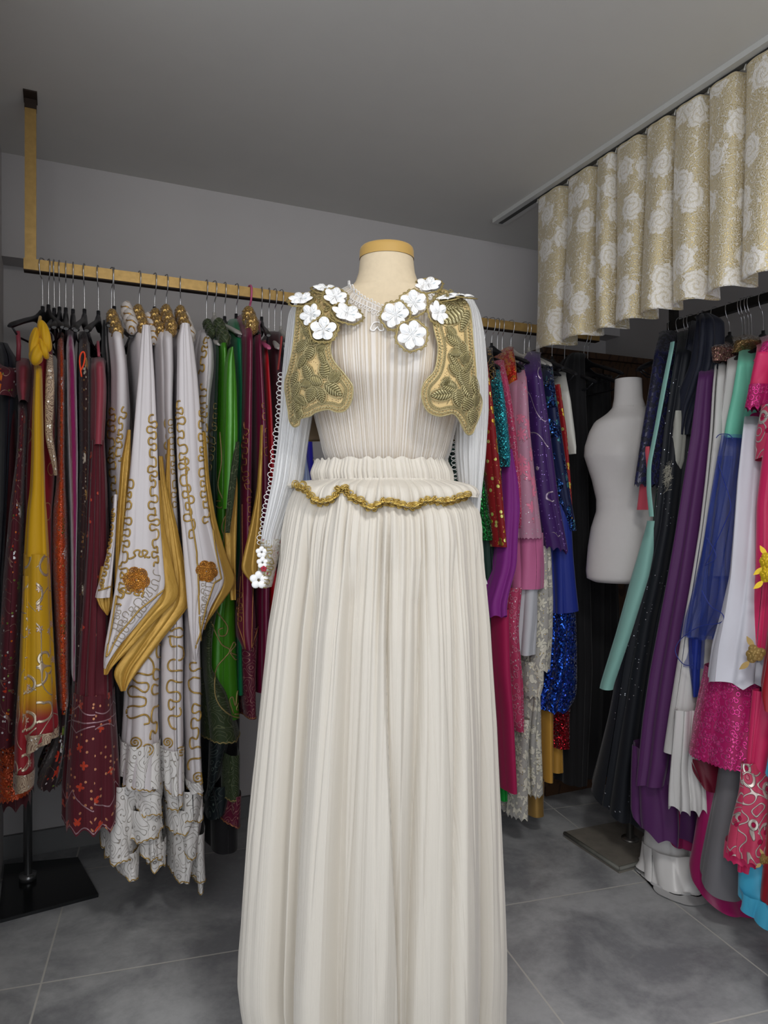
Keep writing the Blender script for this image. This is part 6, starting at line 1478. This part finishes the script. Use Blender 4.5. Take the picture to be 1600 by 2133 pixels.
g, o = RG('sheer grey chiffon skirt over a white lining, under the magenta beading', 'skirt', 'chiffon_skirt', 'grey chiffon skirt', 1566, 900,
   [('skirt_layer', M_GCHF, [(900, 1556, 1580), (1300, 1520, 1560), (1560, 1474, 1545), (1650, 1460, 1530), (1750, 1440, 1516), (1835, 1424, 1506), (1850, 1424, 1500)], dict(pl=(1.88, 1.67), depth=.3, nf=3, fa=.022, slant=.03))], yaw=0)
g, o = RG('white satin gown whose folded train touches the floor tiles', 'gown', 'satin_gown', 'white satin gown', 1440, 760,
   [('gown_body', M_WSAT, [(780, 1452, 1480), (1200, 1400, 1450), (1600, 1345, 1410), (1700, 1326, 1395), (1782, 1312, 1402)], dict(pl=(1.92, 1.78), depth=.30, nf=4, fa=.012, slant=-.008)),
    ('train_fold', M_WSAT, [(1770, 1312, 1404), (1820, 1306, 1412), (1842, 1298, 1420)], dict(pl=(1.775, 1.74), depth=.22, nf=5, fa=.014, top=False, slant=.02)),
    ('train_fold', fab('sheer_white_organza', (196, 196, 196), .4, 0), [(1835, 1298, 1412), (1870, 1312, 1424), (1900, 1330, 1428)], dict(pl=(1.745, 1.715), depth=.20, nf=3, fa=.010, top=False, slant=.03))], hang_=True, yaw=0)
g, o = RG('hot pink gown with silver scroll embroidery and a magenta sequinned bolero', 'gown', 'embroidered_gown', 'hot pink gown', 1590, 700,
   [('gown_body', M_PINK, [(720, 1590, 1640), (850, 1580, 1640), (950, 1562, 1640), (1050, 1552, 1620), (1200, 1548, 1620), (1366, 1538, 1600)], dict(pl=(1.80, 1.74), depth=.26, nf=4, fa=.016)),
    ('embroidered_waist', M_PEMB, [(840, 1572, 1640), (900, 1560, 1640), (948, 1558, 1640)], dict(pl=(1.785, 1.785), depth=.1, nf=2, fa=.006, top=False, slant=-.012)),
    ('bolero_sleeve', M_PINK, [(712, 1568, 1600), (760, 1556, 1592), (832, 1540, 1580)], dict(pl=1.785, depth=.16, nf=2, fa=.008, sh=20)),
    ('sequin_cuff', M_MBEAD, [(800, 1544, 1582), (845, 1535, 1580), (852, 1538, 1574)], dict(pl=1.775, depth=.17, nf=3, fa=.008, top=False, hem=.012, hn=8)),
    ('sequin_collar', M_MBEAD, [(696, 1572, 1640), (730, 1566, 1600), (752, 1562, 1576)], dict(pl=1.79, depth=.16, nf=2, fa=.006, sh=15)),
    ('pink_underskirt', M_PINK, [(1440, 1552, 1600), (1600, 1540, 1580), (1700, 1534, 1560), (1820, 1522, 1556)], dict(pl=(1.72, 1.66), depth=.2, nf=3, fa=.014, top=False)),
    ('embroidered_hem', M_PEMB, [(1590, 1532, 1560), (1660, 1518, 1582), (1740, 1496, 1574), (1790, 1490, 1570)], dict(pl=(1.68, 1.63), depth=.16, nf=3, fa=.014, top=False, hem=.008, hn=10)),
    ('pink_hem', M_PINK, [(1760, 1492, 1560), (1798, 1488, 1560)], dict(pl=1.645, depth=.14, nf=3, fa=.012, top=False, hem=.006, hn=10))], yaw=0)
mb = MB(); c = [on_plane(1537 + i * 3.2, 1362, 0, 1.735) for i in range(7)]
for q in c: mb.tube([q + [0, -.003, 0], q + [0, 0, .003], q + [0, .003, 0], q + [0, 0, -.003]], .0016, 5, closed=True)
mb.build('crystal_cuff', SILV, g)
g, o = RG('dark red chiffon gown with gold rose sprays at the right frame edge', 'gown', 'rose_gown', 'dark red gown with gold roses', 1640, 740,
   [('gown_body', M_DRED, [(760, 1640, 1700), (950, 1610, 1700), (1050, 1592, 1700), (1200, 1580, 1680), (1350, 1564, 1680), (1460, 1550, 1660), (1490, 1570, 1640)], dict(pl=(1.78, 1.66), depth=.24, nf=4, fa=.020, slant=.02)),
    ('lower_skirt', M_DRED, [(1480, 1590, 1660), (1600, 1580, 1650), (1750, 1572, 1650), (1890, 1556, 1640)], dict(pl=(1.72, 1.65), depth=.2, nf=3, fa=.012, top=False))], yaw=0, hk='black')
M_GR1 = fab('yellow_gold_rose_thread', (226, 190, 40), .4, .3, sheen=0); M_GR2 = fab('olive_gold_rose_thread', (158, 130, 76), .45, .3, sheen=0)
def rose(px, py, r_, mat, parent, pl):
    c0 = on_plane(px, py, 0, pl); d = np.array(CAM) - c0; d /= np.linalg.norm(d); a = np.cross([0, 0, 1], d); a /= np.linalg.norm(a); b = np.cross(d, a)
    mb = MB(); s_ = r_ * 2.1 / F
    for q in range(9):
        an = q * 2.4; rd = s_ * (.18 + .12 * q); cc = c0 + (a * math.cos(an) + b * math.sin(an)) * rd * .6
        Gd = np.zeros((6, 12, 3))
        for i in range(6):
            for j in range(12):
                t = 2 * PI * j / 11; f_ = i / 5
                Gd[i, j] = cc + (a * math.cos(t) + b * math.sin(t)) * s_ * .5 * f_ + d * (.006 * (1 - f_ ** 2) + .0016 * (9 - q) + .002 * math.sin(3 * t))
        mb.grid(Gd)
    for q in range(2):
        an = 1.9 + q * 2.2; tip = c0 + (a * math.cos(an) + b * math.sin(an)) * s_ * (1.3 + .35 * (q % 2))
        mid = (c0 + tip) / 2 + a * s_ * .2; mb.tube([c0, mid, tip], .0012, 5)
        l1 = np.zeros((7, 5, 3)); ld = (tip - mid); ld /= np.linalg.norm(ld); sd_ = np.cross(ld, d)
        for i in range(7):
            for j in range(5):
                l1[i, j] = tip + ld * (i / 6 - .5) * s_ * 1.5 + sd_ * ((j / 2 - 1) * s_ * .30 * math.sin(PI * min(.98, max(.02, i / 6))) + s_ * .25 * (i / 6 - .5) ** 2) + d * .003
        mb.grid(l1)
    mb.build('gold_rose', mat, parent)
rose(1598, 1168, 15, M_GR1, g, 1.70); rose(1600, 1195, 16, M_GR1, g, 1.70); rose(1572, 1362, 17, M_GR2, g, 1.68); rose(1592, 1790, 9, M_GR2, g, 1.63)
RG('sky blue satin dress with rolled hem showing below the pink gown', 'dress', 'satin_dress', 'sky blue satin dress', 1620, 900,
   [('dress_body', M_SKY, [(900, 1620, 1660), (1500, 1582, 1640), (1740, 1516, 1600), (1850, 1508, 1612), (1885, 1506, 1616)], dict(pl=(1.88, 1.66), depth=.26, nf=3, fa=.012)),
    ('rolled_hem', M_SKY, [(1870, 1507, 1614), (1915, 1507, 1618)], dict(pl=1.65, depth=.27, nf=4, fa=.014, top=False, slant=.02))], yaw=0)
RG('red and gold vine brocade robe at the lower right frame edge', 'robe', 'brocade_robe', 'red and gold brocade robe', 1690, 900,
   [('robe_body', M_BROC, [(900, 1680, 1720), (1500, 1620, 1700), (1700, 1588, 1700), (1850, 1578, 1700), (1900, 1576, 1700), (1985, 1590, 1700)], dict(pl=(1.80, 1.60), depth=.24, nf=3, fa=.012, slant=.02)),
    ('gold_panel', M_OCH, [(1560, 1598, 1640), (1625, 1586, 1640), (1640, 1600, 1640)], dict(pl=1.60, depth=.1, nf=1, fa=.003, top=False))], yaw=0)
RG('dark red organza skirt trailing low in the right corner of the photo', 'skirt', 'organza_skirt', 'dark red organza skirt', 1740, 1000,
   [('skirt_layer', fab('dark_red_organza', (140, 20, 34), .5, 0, alpha=.85), [(1000, 1740, 1800), (1800, 1620, 1740), (1980, 1590, 1720), (2010, 1570, 1720), (2025, 1558, 1720), (2062, 1572, 1720)], dict(pl=(1.78, 1.52), depth=.22, nf=5, fa=.02, hem=.02))], yaw=0)
